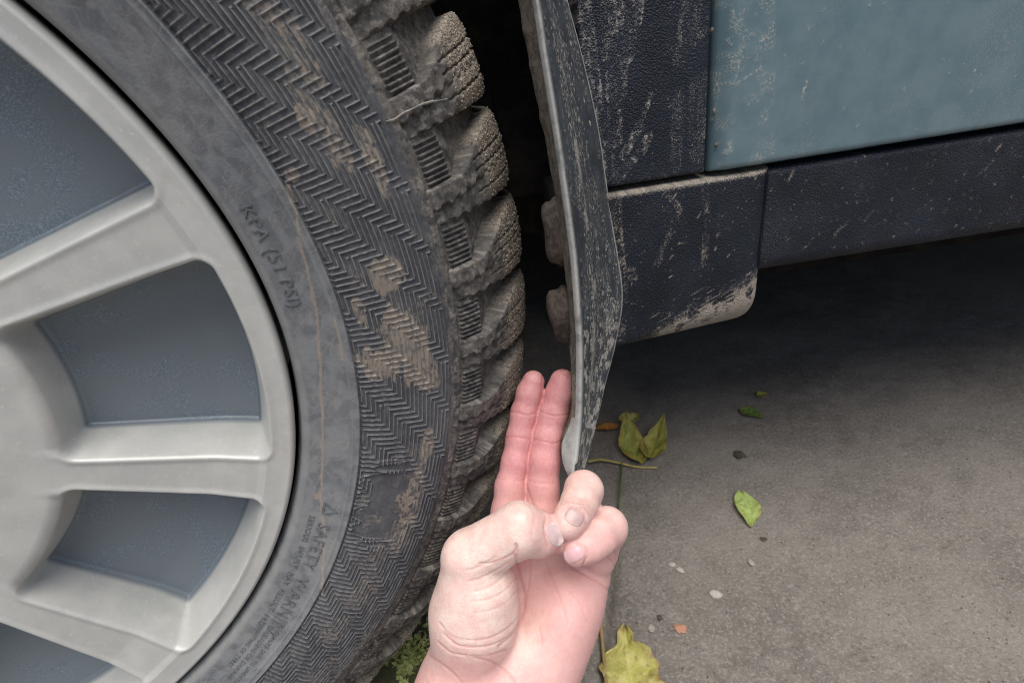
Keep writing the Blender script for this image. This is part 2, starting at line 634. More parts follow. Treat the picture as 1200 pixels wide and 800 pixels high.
mud = np.maximum(mud, ss(.292, .299, RR) * .35 * ss(.35, .6, noi2))


def line_mud(pts, w, val):
    q = np.array([inv(x, y, .008) for x, y in pts])
    o = np.argsort(-q[:, 0])
    q = q[o]
    rc = np.interp(-TH, -q[:, 0], q[:, 1], left=9, right=9)
    ww = w * (.6 + .9 * noi2)
    np.maximum(mud, val * ss(1.2, .6, np.abs(RR - rc + (noi2 - .5) * .0012) / ww), out=mud)


line_mud([(337, 215), (347, 250), (352, 290), (363, 330), (371, 370), (374, 410), (376, 460), (378, 510), (377, 560), (376, 590), (380, 625), (378, 660), (376, 690)], .0009, .6)
line_mud([(391, 370), (397, 395), (402, 420)], .0008, .6)
line_mud([(385, 590), (378, 575), (370, 590)], .0015, .7)
mud *= HI
scr_lit = np.zeros_like(TH)
rs = np.random.default_rng(5)
nb = np.searchsorted(rows, .2515)
for _ in range(1500):
    c0, r0 = rs.uniform(0, 2280), rs.uniform(8, nb)
    L = rs.uniform(6, 45) * (2.2 if rs.random() < .15 else 1)
    an = rs.normal(.9, .7)
    stroke(scr_lit[:, :2285], (c0, r0), (c0 + L * math.cos(an), r0 + .5 * L * math.sin(an)), .30, rs.uniform(.25, .9), wob=2, r=rs)
for _ in range(60):
    c0, r0 = rs.uniform(0, 2280), rs.uniform(10, nb)
    stroke(scr_lit[:, :2285], (c0, r0), (c0 + rs.normal(0, 5), r0 + rs.normal(0, 3)), rs.uniform(.8, 2.2), rs.uniform(.25, .6), wob=1.5, r=rs)
scr_lit = np.maximum(scr_lit, .22 * ss(.55, .75, noi2) * (RR < .2515))
scr_lit = np.maximum(scr_lit, .55 * (ss(.2290, .2268, RR)) * ss(.2238, .2248, RR))          # rim protector rubbed pale
scr_lit = np.maximum(scr_lit, .35 * np.exp(-((RR - .2478) / .0005) ** 2))
scr_lit = np.maximum(scr_lit, ss(.34, .12, mm) * zone * embl * (.30 + .38 * ss(.35, .65, noi2)))            # ridge tops coloured lighter, standing in for lit edges
scr_lit *= HI
nrm_r = np.gradient(rz, rows)
nn = np.stack([-nrm_r, np.ones_like(nrm_r)], 1)
nn /= np.linalg.norm(nn, axis=1)[:, None]
Rf = RR + H * nn[:, 0][:, None]
Zf = rz[:, None] + H * nn[:, 1][:, None]
V = wpt(Rf, np.radians(TH), Zf)
wallF = grid_faces(len(rows), len(th), True)
# rest of the carcass: under the tread and the inner wall, coarse
pr2 = np.array([.3060, .314, .322, .332, .338, .340, .338, .335, .315, .290, .262, .240, .225])
pz2 = np.array([.0060, -.010, -.024, -.042, -.07, -.15, -.185, -.205, -.218, -.222, -.219, -.212, -.200])
th2 = np.linspace(0, 360, 181)[:-1]
T2, P2 = np.meshgrid(th2, np.arange(len(pr2)))
V2 = wpt(pr2[P2], np.radians(T2), pz2[P2])
F2 = grid_faces(len(pr2), 180, True) + V.reshape(-1, 3).shape[0]
zer = np.zeros(V2.shape[0] * V2.shape[1])
tyre = mesh('tyre', np.concatenate([V.reshape(-1, 3), V2.reshape(-1, 3)]), np.concatenate([wallF[:, ::-1], F2[:, ::-1]]), [RUB], wheel,
            attrs={'mud': np.concatenate([mud.ravel(), zer]), 'scratch_lit': np.concatenate([scr_lit.ravel(), zer]), 'film': np.concatenate([((ss(.2525, .2510, RR) * (.6 + .4 * ss(.3, .6, noi2))) * HI).ravel(), zer])})

# --- tread: one pitch (7.2 deg) of the shoulder, relief measured along the section
NB = 50
PIT = 360.0 / NB
cr_ = np.array([.2985, .3030, .3110, .3230, .3350, .3455, .3530, .3575, .3598, .3612, .3620, .3625])
cz_ = np.array([.0108, .0104, .0084, .0030, -.0050, -.0150, -.0245, -.0340, -.0440, -.0560, -.0750, -.1040])
cr_ = np.concatenate([cr_, cr_[-2::-1]])
cz_ = np.concatenate([cz_, -.208 - cz_[-2::-1]])
cs = np.concatenate([[0], np.cumsum(np.hypot(np.diff(cr_), np.diff(cz_)))])
LT = cs[-1]
srow = np.concatenate([np.linspace(0, .085, 190), np.linspace(.085, LT, 70)[1:]])


def smooth_interp(x, xs, ys):
    d = np.gradient(ys, xs)
    i = np.clip(np.searchsorted(xs, x) - 1, 0, len(xs) - 2)
    h = xs[i + 1] - xs[i]
    t_ = (x - xs[i]) / h
    return ((2 * t_**3 - 3 * t_**2 + 1) * ys[i] + (t_**3 - 2 * t_**2 + t_) * h * d[i] + (-2 * t_**3 + 3 * t_**2) * ys[i + 1] + (t_**3 - t_**2) * h * d[i + 1])


pr_, pz_ = smooth_interp(srow, cs, cr_), smooth_interp(srow, cs, cz_)
dr, dz = np.gradient(pr_, srow), np.gradient(pz_, srow)
nr_, nz_ = -dz, dr
ln = np.hypot(nr_, nz_)
nr_, nz_ = nr_ / ln, nz_ / ln
flip = np.sign(nr_[120])
nr_, nz_ = nr_ * flip, nz_ * flip
acol = np.linspace(0, 1, 100)                 # 0 = top of the pitch, 1 = bottom
A, S = np.meshgrid(acol, srow * 1000)         # S in mm
sw = np.clip(S, 0, 60)
n1 = vnoise(A.shape, (9, 6), 3, 21)
n2 = vnoise(A.shape, (4, 3), 2, 22)


def tread_relief(A, S):
    """top edge of the block rises from the rib pad to the crown; returns height (mm) and block mask"""
    jag = .016 * np.clip(np.sin(S * .8) * 2.5, -1, 1) + (n1 - .5) * .02
    top = np.interp(S, [0, 4, 8, 23, 30, 34, 44, 60, 80], [.60, .57, .56, .54, .45, .38, .23, .13, .11])
    bot = np.interp(S, [0, 8, 20, 32, 60, 80], [.985, .985, .975, .97, .965, .96]) + jag * .8
    inner_edge = 6.0
    blk = ss(top - .008, top + .012, A) * ss(bot + .008, bot - .008, A) * ss(inner_edge - .6, inner_edge + .6, S)
    # lower, set-back half of the block with a stepped edge
    mid = np.interp(S, [0, 10, 20, 34, 60, 80], [.80, .80, .755, .68, .62, .6]) + .020 * np.clip(np.sin(S * .85 + 1) * 2.5, -1, 1)
    low = ss(mid - .006, mid + .008, A)
    groove = np.exp(-((A - mid) / .014) ** 2)
    hgt = blk * (0.3 + 2.3 * ss(6, 18, S) + .5 * ss(.12, .0, np.abs(A - top - .05)) * ss(22, 30, S) - low * 2.6 * ss(42, 28, S) - groove * .9
                 - 1.7 * (np.abs(A - .56) / .38)**4 * ss(30, 40, S))
    # floor of the gap: shallow by the rib pad, deep at the crown
    floor = -np.interp(S, [0, 5, 6.5, 9, 22, 25, 32, 40, 60, 90], [0, .3, 1.8, 2.5, 3.0, 4.2, 7.2, 8.5, 8.0, 8])
    # the next block's upper part overhangs: rib pad ribs
    pad = ss(7.4, 8.2, S) * ss(22.5, 21.0, S) * ss(.045, .075, A) * ss(.545, .515, A)
    rib = ss(-.25, .35, np.cos(A / .0635 * 2 * np.pi)) * pad
    floor = floor + rib * 1.8
    h = hgt * blk + floor * (1 - blk)
    # sipes on the crown
    for q in (.44, .56, .80):
        w_ = np.interp(S, [34, 37, 70], [q + .02, q + .01, q - .05])
        h -= blk * 2.2 * np.exp(-((A - w_ - .006 * np.sin(S * 1.1)) / .010) ** 2) * ss(33, 36, S)
    # small crosswise ledges on the shoulder face
    for q, wv in ((15.5, .5), (20.5, .7), (29.5, .6)):
        h -= blk * wv * np.exp(-((S - q - 2.5 * (A - .6)) / .55) ** 2) * ss(.50, .56, A)
    return h, blk, rib


mir = np.where(S > LT * 500, LT * 1000 - S, S)
ctr = ss(66, 68, mir)
hh, blk, rib = tread_relief(A, mir)
ring = -9.0 * ss(1.5, .3, np.abs(mir - 71)) * (mir > 50)
hh = hh + ring + (n1 - .5) * .2 * ss(6, 12, mir) + (n2 - .5) * .08 * ss(10, 18, mir)
hh = np.where(mir < 4, hh * ss(0, 4, mir), hh)
grit = blk * np.clip(ss(36, 44, mir + 8 * (n1 - .5)) * ss(85, 60, mir), 0, 1) + (1 - blk) * .25 * ss(26, 34, mir)
edge_fix = np.minimum(A, 1 - A)
hh = np.where(edge_fix < .012, hh * (edge_fix / .012) + (1 - edge_fix / .012) * np.minimum(hh[:, :1], hh[:, -1:]), hh)
hh = hh / 1000
AR = np.radians((.5 - A) * PIT)
VT = wpt(pr_[:, None] + nr_[:, None] * hh, AR, pz_[:, None] + nz_[:, None] * hh)
FT = grid_faces(*A.shape)
bc = blk.ravel()[FT].mean(1) > .06
rc_ = (rib.ravel()[FT].mean(1) > .3)


def sub(V, F, mask, at):
    f = F[mask]
    ids, invi = np.unique(f, return_inverse=True)
    return V.reshape(-1, 3)[ids], invi.reshape(-1, 4), {k_: x.ravel()[ids] for k_, x in at.items()}


pieces = []
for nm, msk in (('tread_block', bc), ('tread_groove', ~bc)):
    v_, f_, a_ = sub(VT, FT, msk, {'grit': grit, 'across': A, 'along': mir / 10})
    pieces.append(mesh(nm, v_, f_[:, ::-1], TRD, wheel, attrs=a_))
A0 = 11.3          # top of a pitch at this angle
for i in range(NB):
    ang = math.radians(A0 - PIT / 2 - i * PIT)
    for p in pieces:
        o = p if i == 0 else copy_of(p, wheel)
        o.rotation_euler = (0, -ang, 0)

# grains of sand stuck to the block crowns (one part, uncountable)
ico = bmesh.new()
bmesh.ops.create_icosphere(ico, subdivisions=1, radius=1)
IV = np.array([v_.co for v_ in ico.verts])
IF = np.array([[v_.index for v_ in f.verts] for f in ico.faces])
ico.free()


def grains(name, pts, size, mat, parent, seed=1):
    r = np.random.default_rng(seed)
    n = len(pts)
    s_ = size * r.uniform(.5, 1.3, (n, 1, 1)) * r.uniform(.6, 1.2, (n, 1, 3))
    W_ = IV[None] * s_ * r.uniform(.7, 1.2, (n, 12, 1)) + pts[:, None]
    F_ = IF[None] + (np.arange(n) * 12)[:, None, None]
    o = mesh(name, W_.reshape(-1, 3), F_.reshape(-1, 3), mat, parent, smooth=False)
    o['kind'] = 'stuff'
    return o


flat = VT.reshape(-1, 3)
gw = (grit * (np.abs(mir - S) < 1)).ravel() * (blk.ravel() > .5)
gp = gw / gw.sum()
gpts = []
for i in range(-1, 15):
    pick = rng.choice(len(flat), 420, p=gp)
    a_ = -math.radians(A0 - PIT / 2 - i * PIT)
    q = flat[pick] + rng.normal(0, .0002, (420, 3))
    gpts.append(np.stack([q[:, 0] * math.cos(a_) + q[:, 2] * math.sin(a_), q[:, 1], -q[:, 0] * math.sin(a_) + q[:, 2] * math.cos(a_)], 1))
grains('sand_grains', np.concatenate(gpts), .00042, mat_plain('sand', (.24, .19, .14), (.50, .44, .36), 900), wheel, 3)


def on_tread(px, py):
    """nearest point of the tread surface under a measured point, in wheel coordinates"""
    best = None
    for i in range(-1, 16):
        a_ = -math.radians(A0 - PIT / 2 - i * PIT)
        q = np.stack([flat[:, 0] * math.cos(a_) + flat[:, 2] * math.sin(a_), flat[:, 1], -flat[:, 0] * math.sin(a_) + flat[:, 2] * math.cos(a_)], 1)[:190 * 100]
        w_ = np.stack([q[:, 0] * math.cos(RZ) - q[:, 1] * math.sin(RZ), q[:, 0] * math.sin(RZ) + q[:, 1] * math.cos(RZ), q[:, 2]], 1) + CW
        cq = (w_ - CAM) @ MR
        d = np.hypot(600 + FOC * cq[:, 0] / cq[:, 2] - px, 400 + FOC * cq[:, 1] / cq[:, 2] - py)
        s_ = np.where(d < 3)[0]
        if len(s_):
            j = s_[cq[s_, 2].argmin()]
            if best is None or cq[j, 2] < best[0]:
                best = (cq[j, 2], q[j])
    return best[1]


fl = [on_tread(*p_) for p_ in ((454, 144), (463, 142), (475, 134), (486, 129), (497, 124), (508, 121), (518, 118), (526, 118))]
fv, ff = [], []
for i_, p_ in enumerate(fl):
    w_ = .00055 * (.55 + .6 * math.sin(i_ * 2.1)**2) * (.5 if i_ in (0, 7) else 1)
    for k_ in range(6):
        a_ = k_ * math.pi / 3
        fv.append(p_ + np.array([.3 * w_ * math.cos(a_), -.0006 + w_ * math.sin(a_) * .7, w_ * math.cos(a_)]))
mesh('torn_rubber_strip', np.array(fv), grid_faces(8, 6, True), mat_plain('dusty_strip', (.18, .175, .165), (.33, .31, .285), 500), wheel)
mesh('clay_crumb', IV * np.array([.0010, .0010, .0014]) * rng.uniform(.7, 1.2, (12, 1)) + (lambda q: wpt(np.array(q[1]), np.array(math.radians(q[0])), np.array(.0105)))(inv(519, 411, .0105)), IF, mat_plain('orange_clay', (.42, .15, .06), (.5, .22, .1), 400), wheel, smooth=False)


# --- moulded lettering on the wall
def lettering(name, text, size, r0, a0, raise_=.0006, mat=None):
    """text running clockwise with its first letter at angle a0 (degrees) and its foot at radius r0"""
    cu = bpy.data.curves.new('text', 'FONT')
    cu.body = text
    cu.size = size
    cu.resolution_u = 2
    cu.extrude = .5
    cu.space_character = 1.12
    to = bpy.data.objects.new('text', cu)
    link(to)
    bpy.context.view_layer.update()
    me = to.to_mesh()
    Vt = np.array([v_.co for v_ in me.vertices])
    Ft = [tuple(p.vertices) for p in me.polygons]
    to.to_mesh_clear()
    bpy.data.objects.remove(to)
    bpy.data.curves.remove(cu)
    r_ = r0 + Vt[:, 1]
    a_ = np.radians(a0) - Vt[:, 0] / r0
    z_ = np.interp(r_, rows, rz) + np.where(Vt[:, 2] > 0, raise_, -.0006)
    o = mesh(name, wpt(r_, a_, z_), Ft, mat or RUBL, wheel, smooth=False)
    return o


RUBL = mat_plain('letter_rubber', (.095, .10, .108), (.15, .157, .163), 300, .8)
lettering('tyre_lettering', 'KPA (51 PSI)', .0078, .2312, 11.7)
lettering('tyre_lettering', 'SAFETY  WARNING', .0086, .2372, -29.6)
lettering('tyre_lettering', 'SERIOUS  INJURY  MAY  RESULT  FROM', .0042, .2322, -29.0, .0004)
for i_, tx in enumerate(('TYRE FAILURE DUE TO UNDERINFLATION', 'OVERLOADING OR DAMAGE', 'MOUNTING OF TYRES')):
    lettering('tyre_lettering', tx, .0031, .2420 - i_ * .0042, -45.5 - i_ * .9, .0004)
# warning triangle
tri = np.array([(0, 0), (.0086, 0), (.0043, .0078)])
vin = tri * .62 + tri.mean(0) * .38
tv, tf = [], []
for zz in (.0006, -.0006):
    for P_ in (tri, vin):
        for x_, y_ in P_:
            r_ = .2375 + y_
            tv.append(wpt(np.array(r_), np.array(math.radians(-26.4) - x_ / .24), np.array(np.interp(r_, rows, rz) + zz)))
for i_ in range(3):
    j_ = (i_ + 1) % 3
    tf += [(i_, j_, 3 + j_, 3 + i_), (i_, 6 + i_, 6 + j_, j_), (3 + i_, 3 + j_, 9 + j_, 9 + i_)]
mesh('warning_triangle', np.array(tv), tf, RUBL, wheel, smooth=False)

# --- rim
pth = np.linspace(0, 360, 1441)[:-1]
prow = np.concatenate([[.0], np.linspace(.03, .12, 16), np.linspace(.125, .198, 70), np.linspace(.1985, .2115, 44), np.linspace(.2125, .2205, 14), [.2212, .2216, .2216, .219]])
base_z = np.concatenate([np.interp(prow[:-4], [0, .05, .06, .12, .185, .205, .2085, .2165, .2192, .2205], [-.004, -.004, -.012, -.010, -.006, -.002, -.0002, .0006, .0010, .0002]), [-.0012, -.003, -.012, -.016]])
PT, PRW = np.meshgrid(pth, prow)
# ten windows between the spokes, rounded corners
wa = (PT + 24.2 + 18) % 36 - 18                        # degrees from a spoke centre
half = 18 - 3.6
da = (18 - np.abs(wa)) - half                           # <0 inside the window
dx_ = np.radians(da) * PRW
dy_ = np.maximum(PRW - .2098, .125 - PRW)
rad_ = .0065
qx, qy = dx_ + rad_, dy_ + rad_
sdf = np.minimum(np.maximum(qx, qy), 0) + np.hypot(np.maximum(qx, 0), np.maximum(qy, 0)) - rad_
win = ss(.0008, -.0062, sdf)
lipw = np.exp(-((sdf - .0012) / .0016) ** 2) * .0006
ZR = base_z[:, None] - win * .030 * np.interp(PRW, [.12, .2], [.7, 1]) + lipw * (PRW < .215)
VR = wpt(PRW, np.radians(PT), ZR)
FR = grid_faces(len(prow), 1440, True)
mi = (win.ravel()[FR].mean(1) > .75).astype(int)
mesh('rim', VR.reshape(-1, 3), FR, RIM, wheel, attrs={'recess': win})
# hub cap, nuts and barrel behind
hb = []
for r_, z_ in ((.0, .004), (.022, .003), (.030, -.001), (.032, -.01)):
    hb.append(wpt(np.full(48, r_), np.linspace(0, 2 * np.pi, 49)[:-1], np.full(48, z_)))
mesh('hub_cap', np.concatenate(hb), grid_faces(4, 48, True), POC, wheel)
nv = []
for r_, z_ in ((.0, .006), (.007, .005), (.0095, .0), (.0095, -.016)):
    nv.append(wpt(np.full(6, r_), np.linspace(0, 2 * np.pi, 7)[:-1], np.full(6, z_)))
nut0 = mesh('wheel_nut', np.concatenate(nv), grid_faces(4, 6, True), POC, wheel, smooth=False)
for i in range(5):
    n_ = nut0 if i == 0 else copy_of(nut0, wheel)
    a_ = math.radians(72 * i + 20)
    n_.location = (.052 * math.cos(a_), .004, .052 * math.sin(a_))
bb = []
for r_, z_ in ((.2216, -.006), (.212, -.03), (.205, -.06), (.205, -.19), (.05, -.19), (.0, -.12)):
    bb.append(wpt(np.full(96, r_), np.linspace(0, 2 * np.pi, 97)[:-1], np.full(96, z_)))
mesh('rim_barrel', np.concatenate(bb), grid_faces(6, 96, True), BLACK, wheel)


# ------------------------------------------------------------------ body panels
def dust_raster(h, w, seed, base=.12, n_drop=60, n_speck=250, dirn=(-.35, 1.0), lower=0.0):
    r = np.random.default_rng(seed)
    img = base * vnoise((h, w), 40, 4, seed) * 2 * ss(.3, .7, vnoise((h, w), 26, 3, seed + 1))
    for _ in range(n_drop):
        x, y, L = r.uniform(0, w), r.uniform(0, h), r.uniform(2, 9)
        stroke(img, (x, y), (x + dirn[0] * L + r.normal(0, 2), y + dirn[1] * L), r.uniform(.4, 1.1), r.uniform(.35, .9), r=r)
    for _ in range(n_speck):
        x, y = r.uniform(0, w), r.uniform(0, h)
        stroke(img, (x, y), (x + 1, y + 1), r.uniform(.2, .7), r.uniform(.3, .9), r=r)
    return img


def panel(name, x0, x1, z0, z1, Y, mat, step=.0006, round_=(.004, .004, .004, .004), depth=.03, dust=None, curve=None, bottom_round=None):
    """upright body panel facing -Y with rounded edges (left, right, bottom, top) that turn in by depth"""
    w = max(8, int((x1 - x0) / step))
    h = max(8, int((z1 - z0) / step))
    xs, zs = np.linspace(x0, x1, w), np.linspace(z1, z0, h)       # row 0 on top
    X, Z = np.meshgrid(xs, zs)
    yy = np.zeros_like(X)
    for d, r_ in ((X - x0, round_[0]), (x1 - X, round_[1]), (Z - z0, round_[2]), (z1 - Z, round_[3])):
        if r_ > 0:
            q = np.clip(r_ - d, 0, r_)
            yy = np.maximum(yy, r_ - np.sqrt(np.maximum(r_ * r_ - q * q, 0)))
    if curve is not None:
        yy = yy + curve(X, Z)
    Y3 = Y + yy
    Vp = np.stack([X, Y3, Z], -1).reshape(-1, 3)
    Fp = grid_faces(h, w)
    # skirt
    idx = np.arange(h * w).reshape(h, w)
    loop = np.concatenate([idx[0, :-1], idx[:-1, -1], idx[-1, :0:-1], idx[:0:-1, 0]])
    sk = Vp[loop].copy()
    sk[:, 1] += depth
    n0 = len(Vp)
    m_ = len(loop)
    a_ = np.arange(m_)
    Fs = np.stack([loop, n0 + a_, n0 + (a_ + 1) % m_, np.roll(loop, -1)], 1)
    dd = np.zeros(h * w) if dust is None else dust(h, w, X, Z).ravel()
    at = {'dust': np.concatenate([dd, dd[loop]])}
    return mesh(name, np.concatenate([Vp, sk]) + CO, np.concatenate([Fp[:, ::-1], Fs[:, ::-1]]), mat, car, attrs=at)


YS = .315
sTL, sTR, sBL, sBR = at_y(720, 228, YS), at_y(900, 200, YS), at_y(727, 402, YS), at_y(885, 378, YS)
xcut = at_y(836, 120, YS)[0]
xend = at_y(899, 300, YS)[0] + .001
zseam = (sTL[2] + sTR[2]) / 2
zbot = (sBL[2] + sBR[2]) / 2 - .004
xl = at_y(690, 60, YS)[0] - .004
W2 = lambda X, Z: None


def px_to_rc(x, y, x0, x1, z0, z1, h, w, Y=YS):
    p = at_y(x, y, Y)
    return ((p[0] - x0) / (x1 - x0) * (w - 1), (z1 - p[2]) / (z1 - z0) * (h - 1))


def sill_dust(h, w, X, Z):
    x0, x1, z0, z1 = X.min(), X.max(), Z.min(), Z.max()
    img = dust_raster(h, w, 31, .07, 45, 480, (-.5, .9))
    P = lambda x, y: px_to_rc(x, y, x0, x1, z0, z1, h, w)
    r = np.random.default_rng(2)
    n = vnoise((h, w), 14, 4, 77)
    n2_ = .5 * vnoise((h, w), 2.2, 2, 78) + .5 * vnoise((h, w), (26, 6), 3, 178)

    def soft(pts, wid, val):
        for (xa, ya), (xb, yb) in zip(pts[:-1], pts[1:]):
            a_, b_ = P(xa, ya), P(xb, yb)
            tmp = np.zeros((h, w))
            stroke(tmp, a_, b_, wid, val, taper=False, r=r)
            np.maximum(img, tmp * (.10 + .9 * ss(.30, .80, n2_)), out=img)
    soft([(783, 228), (796, 245), (784, 275), (770, 310)], 4, .7)
    soft([(826, 215), (829, 260), (825, 310)], 4, .7)
    soft([(722, 232), (724, 280), (730, 330), (728, 398)], 6, .85)
    soft([(733, 318), (742, 314), (745, 326), (736, 328), (741, 322)], 2.5, .75)
    soft([(795, 286), (804, 284)], 1.5, .95)
    soft([(781, 230), (783, 250)], 1.2, .5)
    # splash fan on the lower rear corner
    for _ in range(330):
        tt = r.random() ** .6
        x = 760 + 140 * tt + r.normal(0, 6)
        y = 398 - 14 * tt - abs(r.normal(0, 10 + 22 * tt))
        L = r.uniform(5, 26)
        stroke(img, P(x, y), P(x + L * .86, y - L * .5), r.uniform(.4, 1.3), r.uniform(.4, .95), r=r)
    xx = (X - x0) / (x1 - x0)
    low = ss(z0 + .028, z0 + .010, Z - .024 * xx * ss(.2, .6, n) + .022 * (1 - xx))
    img = np.maximum(img, low * (.75 + .45 * ss(.3, .6, n2_)) * ss(.0, .45, xx))
    img = np.maximum(img, ss(z1 - .0045, z1 - .001, Z) * (.5 + .5 * n2_))
    return img


def clad_dust(h, w, X, Z):
    x0, x1, z0, z1 = X.min(), X.max(), Z.min(), Z.max()
    img = dust_raster(h, w, 41, .08, 12, 420, (-.4, 1))
    P = lambda x, y: px_to_rc(x, y, x0, x1, z0, z1, h, w)
    r = np.random.default_rng(3)
    n2_ = .5 * vnoise((h, w), 2.2, 2, 79) + .5 * vnoise((h, w), (26, 5), 3, 179)

    def soft(pts, wids, val):
        for i_, ((xa, ya), (xb, yb)) in enumerate(zip(pts[:-1], pts[1:])):
            tmp = np.zeros((h, w))
            stroke(tmp, P(xa, ya), P(xb, yb), wids[i_], val, taper=False, r=r)
            np.maximum(img, tmp * (.10 + .9 * ss(.30, .80, n2_)), out=img)
    soft([(736, -30), (731, 20), (727, 60), (724, 110), (723, 165)], [17, 14, 9, 7], .95)
    soft([(766, 112), (752, 150), (733, 185)], [2.5, 4], 1.0)
    soft([(763, 163), (755, 178)], [4.5], 1.0)
    soft([(685, 0), (692, 60), (700, 120), (710, 180), (718, 218)], [7, 7, 7, 8], .85)
    soft([(815, 10), (808, 50), (800, 70)], [9, 6], .65)
    soft([(800, 120), (797, 160), (795, 200)], [6, 5], .65)
    soft([(826, 100), (822, 180)], [10], .6)
    soft([(718, 190), (726, 212), (735, 200), (745, 190)], [4, 5, 4], .95)
    soft([(805, 60), (812, 44)], [1.5], .8)
    soft([(788, 60), (796, 53)], [1.5], .8)
    soft([(826, 41), (834, 36)], [3], .9)
    return np.maximum(img, ss(z0 + .006, z0, Z) * .4 * ss(.3, .6, n2_))


def door_dust(h, w, X, Z):
    x0, x1, z0, z1 = X.min(), X.max(), Z.min(), Z.max()
    img = dust_raster(h, w, 51, .16, 40, 900, (-.2, 1))
    P = lambda x, y: px_to_rc(x, y, x0, x1, z0, z1, h, w)
    r = np.random.default_rng(4)
    for pts, wd in (([(880, 38), (872, 48), (866, 66), (862, 100)], .7), ([(853, 46), (859, 52)], .7), ([(842, 100), (860, 100), (880, 88)], .7), ([(889, 85), (893, 78)], .8),
                    ([(858, 15), (864, 28)], 1), ([(852, 180), (857, 168)], 1.5), ([(894, 45), (897, 44)], 1.5)):
        for a_, b_ in zip(pts[:-1], pts[1:]):
            stroke(img, P(*a_), P(*b_), wd, .6, taper=False, wob=.8, r=r)
    n2_ = vnoise((h, w), 9, 3, 80)
    for xx in (857, 872, 890):
        tmp = np.zeros((h, w))
        stroke(tmp, P(xx, -20), P(xx + 2, 195), 8, .42, taper=False, r=r)
        np.maximum(img, tmp * ss(.35, .7, n2_), out=img)
    return img


ZT = .72
zc = at_y(900, 322, YS)[2]
panel('sill_extension', xend - .004, 1.0, zc, zseam - .0006, YS + .003, SILL, .0011, (0, .004, .012, .0035), .05, lambda h, w, X, Z: dust_raster(h, w, 61, .1, 60, 900, (-.5, .9)))
panel('sill_trim', sTL[0] - .006, xend, zbot, zseam, YS, SILL, .0006, (.003, .016, 0, .0035), .05, sill_dust,
      curve=lambda X, Z: (lambda R_, q_: R_ - np.sqrt(np.maximum(R_ * R_ - q_ * q_, 0)))(*(lambda R_: (R_, np.clip(R_ - (Z - zbot), 0, R_)))(.005 + .022 * np.clip((X - X.min()) / (X.max() - X.min()), 0, 1))))
panel('fender_cladding', xl, xcut - .0006, zseam + .0035, ZT, YS + .005, CLAD, .0007, (.002, .003, .003, .003), .03, clad_dust)
panel('door_panel', xcut + .0016, 1.0, zseam + .0035, ZT, YS + .0035, PAINT, .0011, (.007, .004, .004, .004), .03, door_dust,
      curve=lambda X, Z: -.003 * ss(xcut + .004, xcut + .012, X))
# flakes of dried mud caught in the door gap
for px_, py_ in ((834, 36), (837, 131), (839, 170)):
    p_ = at_y(px_, py_, YS + .003)
    g_ = np.random.default_rng(px_ + py_)
    mesh('mud_flake', IV * np.array([.0012, .0015, .0022]) * g_.uniform(.7, 1.2, (12, 1)) + p_ + CO, IF, MUDS if 'MUDS' in globals() else MUDF, car, smooth=False)


def box(name, lo, hi, mat, parent=car, bev=0.0):
    bm = bmesh.new()
    bmesh.ops.create_cube(bm, size=1)
    for v_ in bm.verts:
        v_.co = Vector([(lo[i] + hi[i]) / 2 + v_.co[i] * (hi[i] - lo[i]) for i in range(3)])
    if bev:
        bmesh.ops.bevel(bm, geom=list(bm.edges), offset=bev, segments=3, affect='EDGES', profile=.6)
    me = bpy.data.meshes.new(name)
    bm.to_mesh(me)
    bm.free()
    me.materials.append(mat)
    me.polygons.foreach_set('use_smooth', np.ones(len(me.polygons), bool))
    o = bpy.data.objects.new(name, me)
    link(o)
    o.location = CO if parent is car else (0, 0, 0)
    o.parent = parent
    return o


# hidden structure that makes the dark under the car
box('floor_pan', (.16, .385, .245), (2.2, 1.9, .262), BLACK)
box('rocker_panel', (xend + .02, .375, .264), (2.2, .44, zseam + .02), BLACK, bev=.012)
box('sill_return', (.10, YS + .052, zbot + .012), (xend - .004, .44, zseam), BLACK, bev=.008)
box('body_deck', (-1.0, YS + .05, ZT - .01), (2.2, 1.9, ZT + .03), BLACK)
box('rear_bulkhead', (2.18, .44, .2), (2.2, 1.9, ZT - .012), BLACK)
box('far_light_block', (-1.0, 1.86, .01), (2.17, 1.9, ZT - .012), BLACK)  # unseen screen carried down to the ground to shut out far-side light
box('front_light_block', (-1.0, .5, .01), (-.97, 1.85, ZT - .012), BLACK)  # unseen screen, stretched low to close the front end against light
box('fender_panel', (-1.0, .30, .765), (xl - .004, .33, .95), PAINT, bev=.006)
# arch liner: shell behind the tyre
la = np.radians(np.linspace(-20, 200, 60))
lr = .43
lv = []
for Y_ in (.36, .50, .66):
    lv.append(np.stack([-.315 + lr * np.cos(la), np.full(60, Y_), .345 + lr * np.sin(la) * .86], 1))
lv.append(np.stack([-.315 + .30 * np.cos(la), np.full(60, .70), .345 + .28 * np.sin(la)], 1))
lv.append(np.stack([-.315 + .02 * np.cos(la), np.full(60, .71), .345 + .02 * np.sin(la)], 1))
mesh('arch_liner', np.concatenate(lv) + CO, grid_faces(5, 60), LINER, car)
box('chassis_rail', (.02, .56, .30), (1.2, .64, .42), LINER, bev=.01)
box('jacking_bracket', (.055, .47, .245), (.125, .52, .33), LINER, bev=.008)

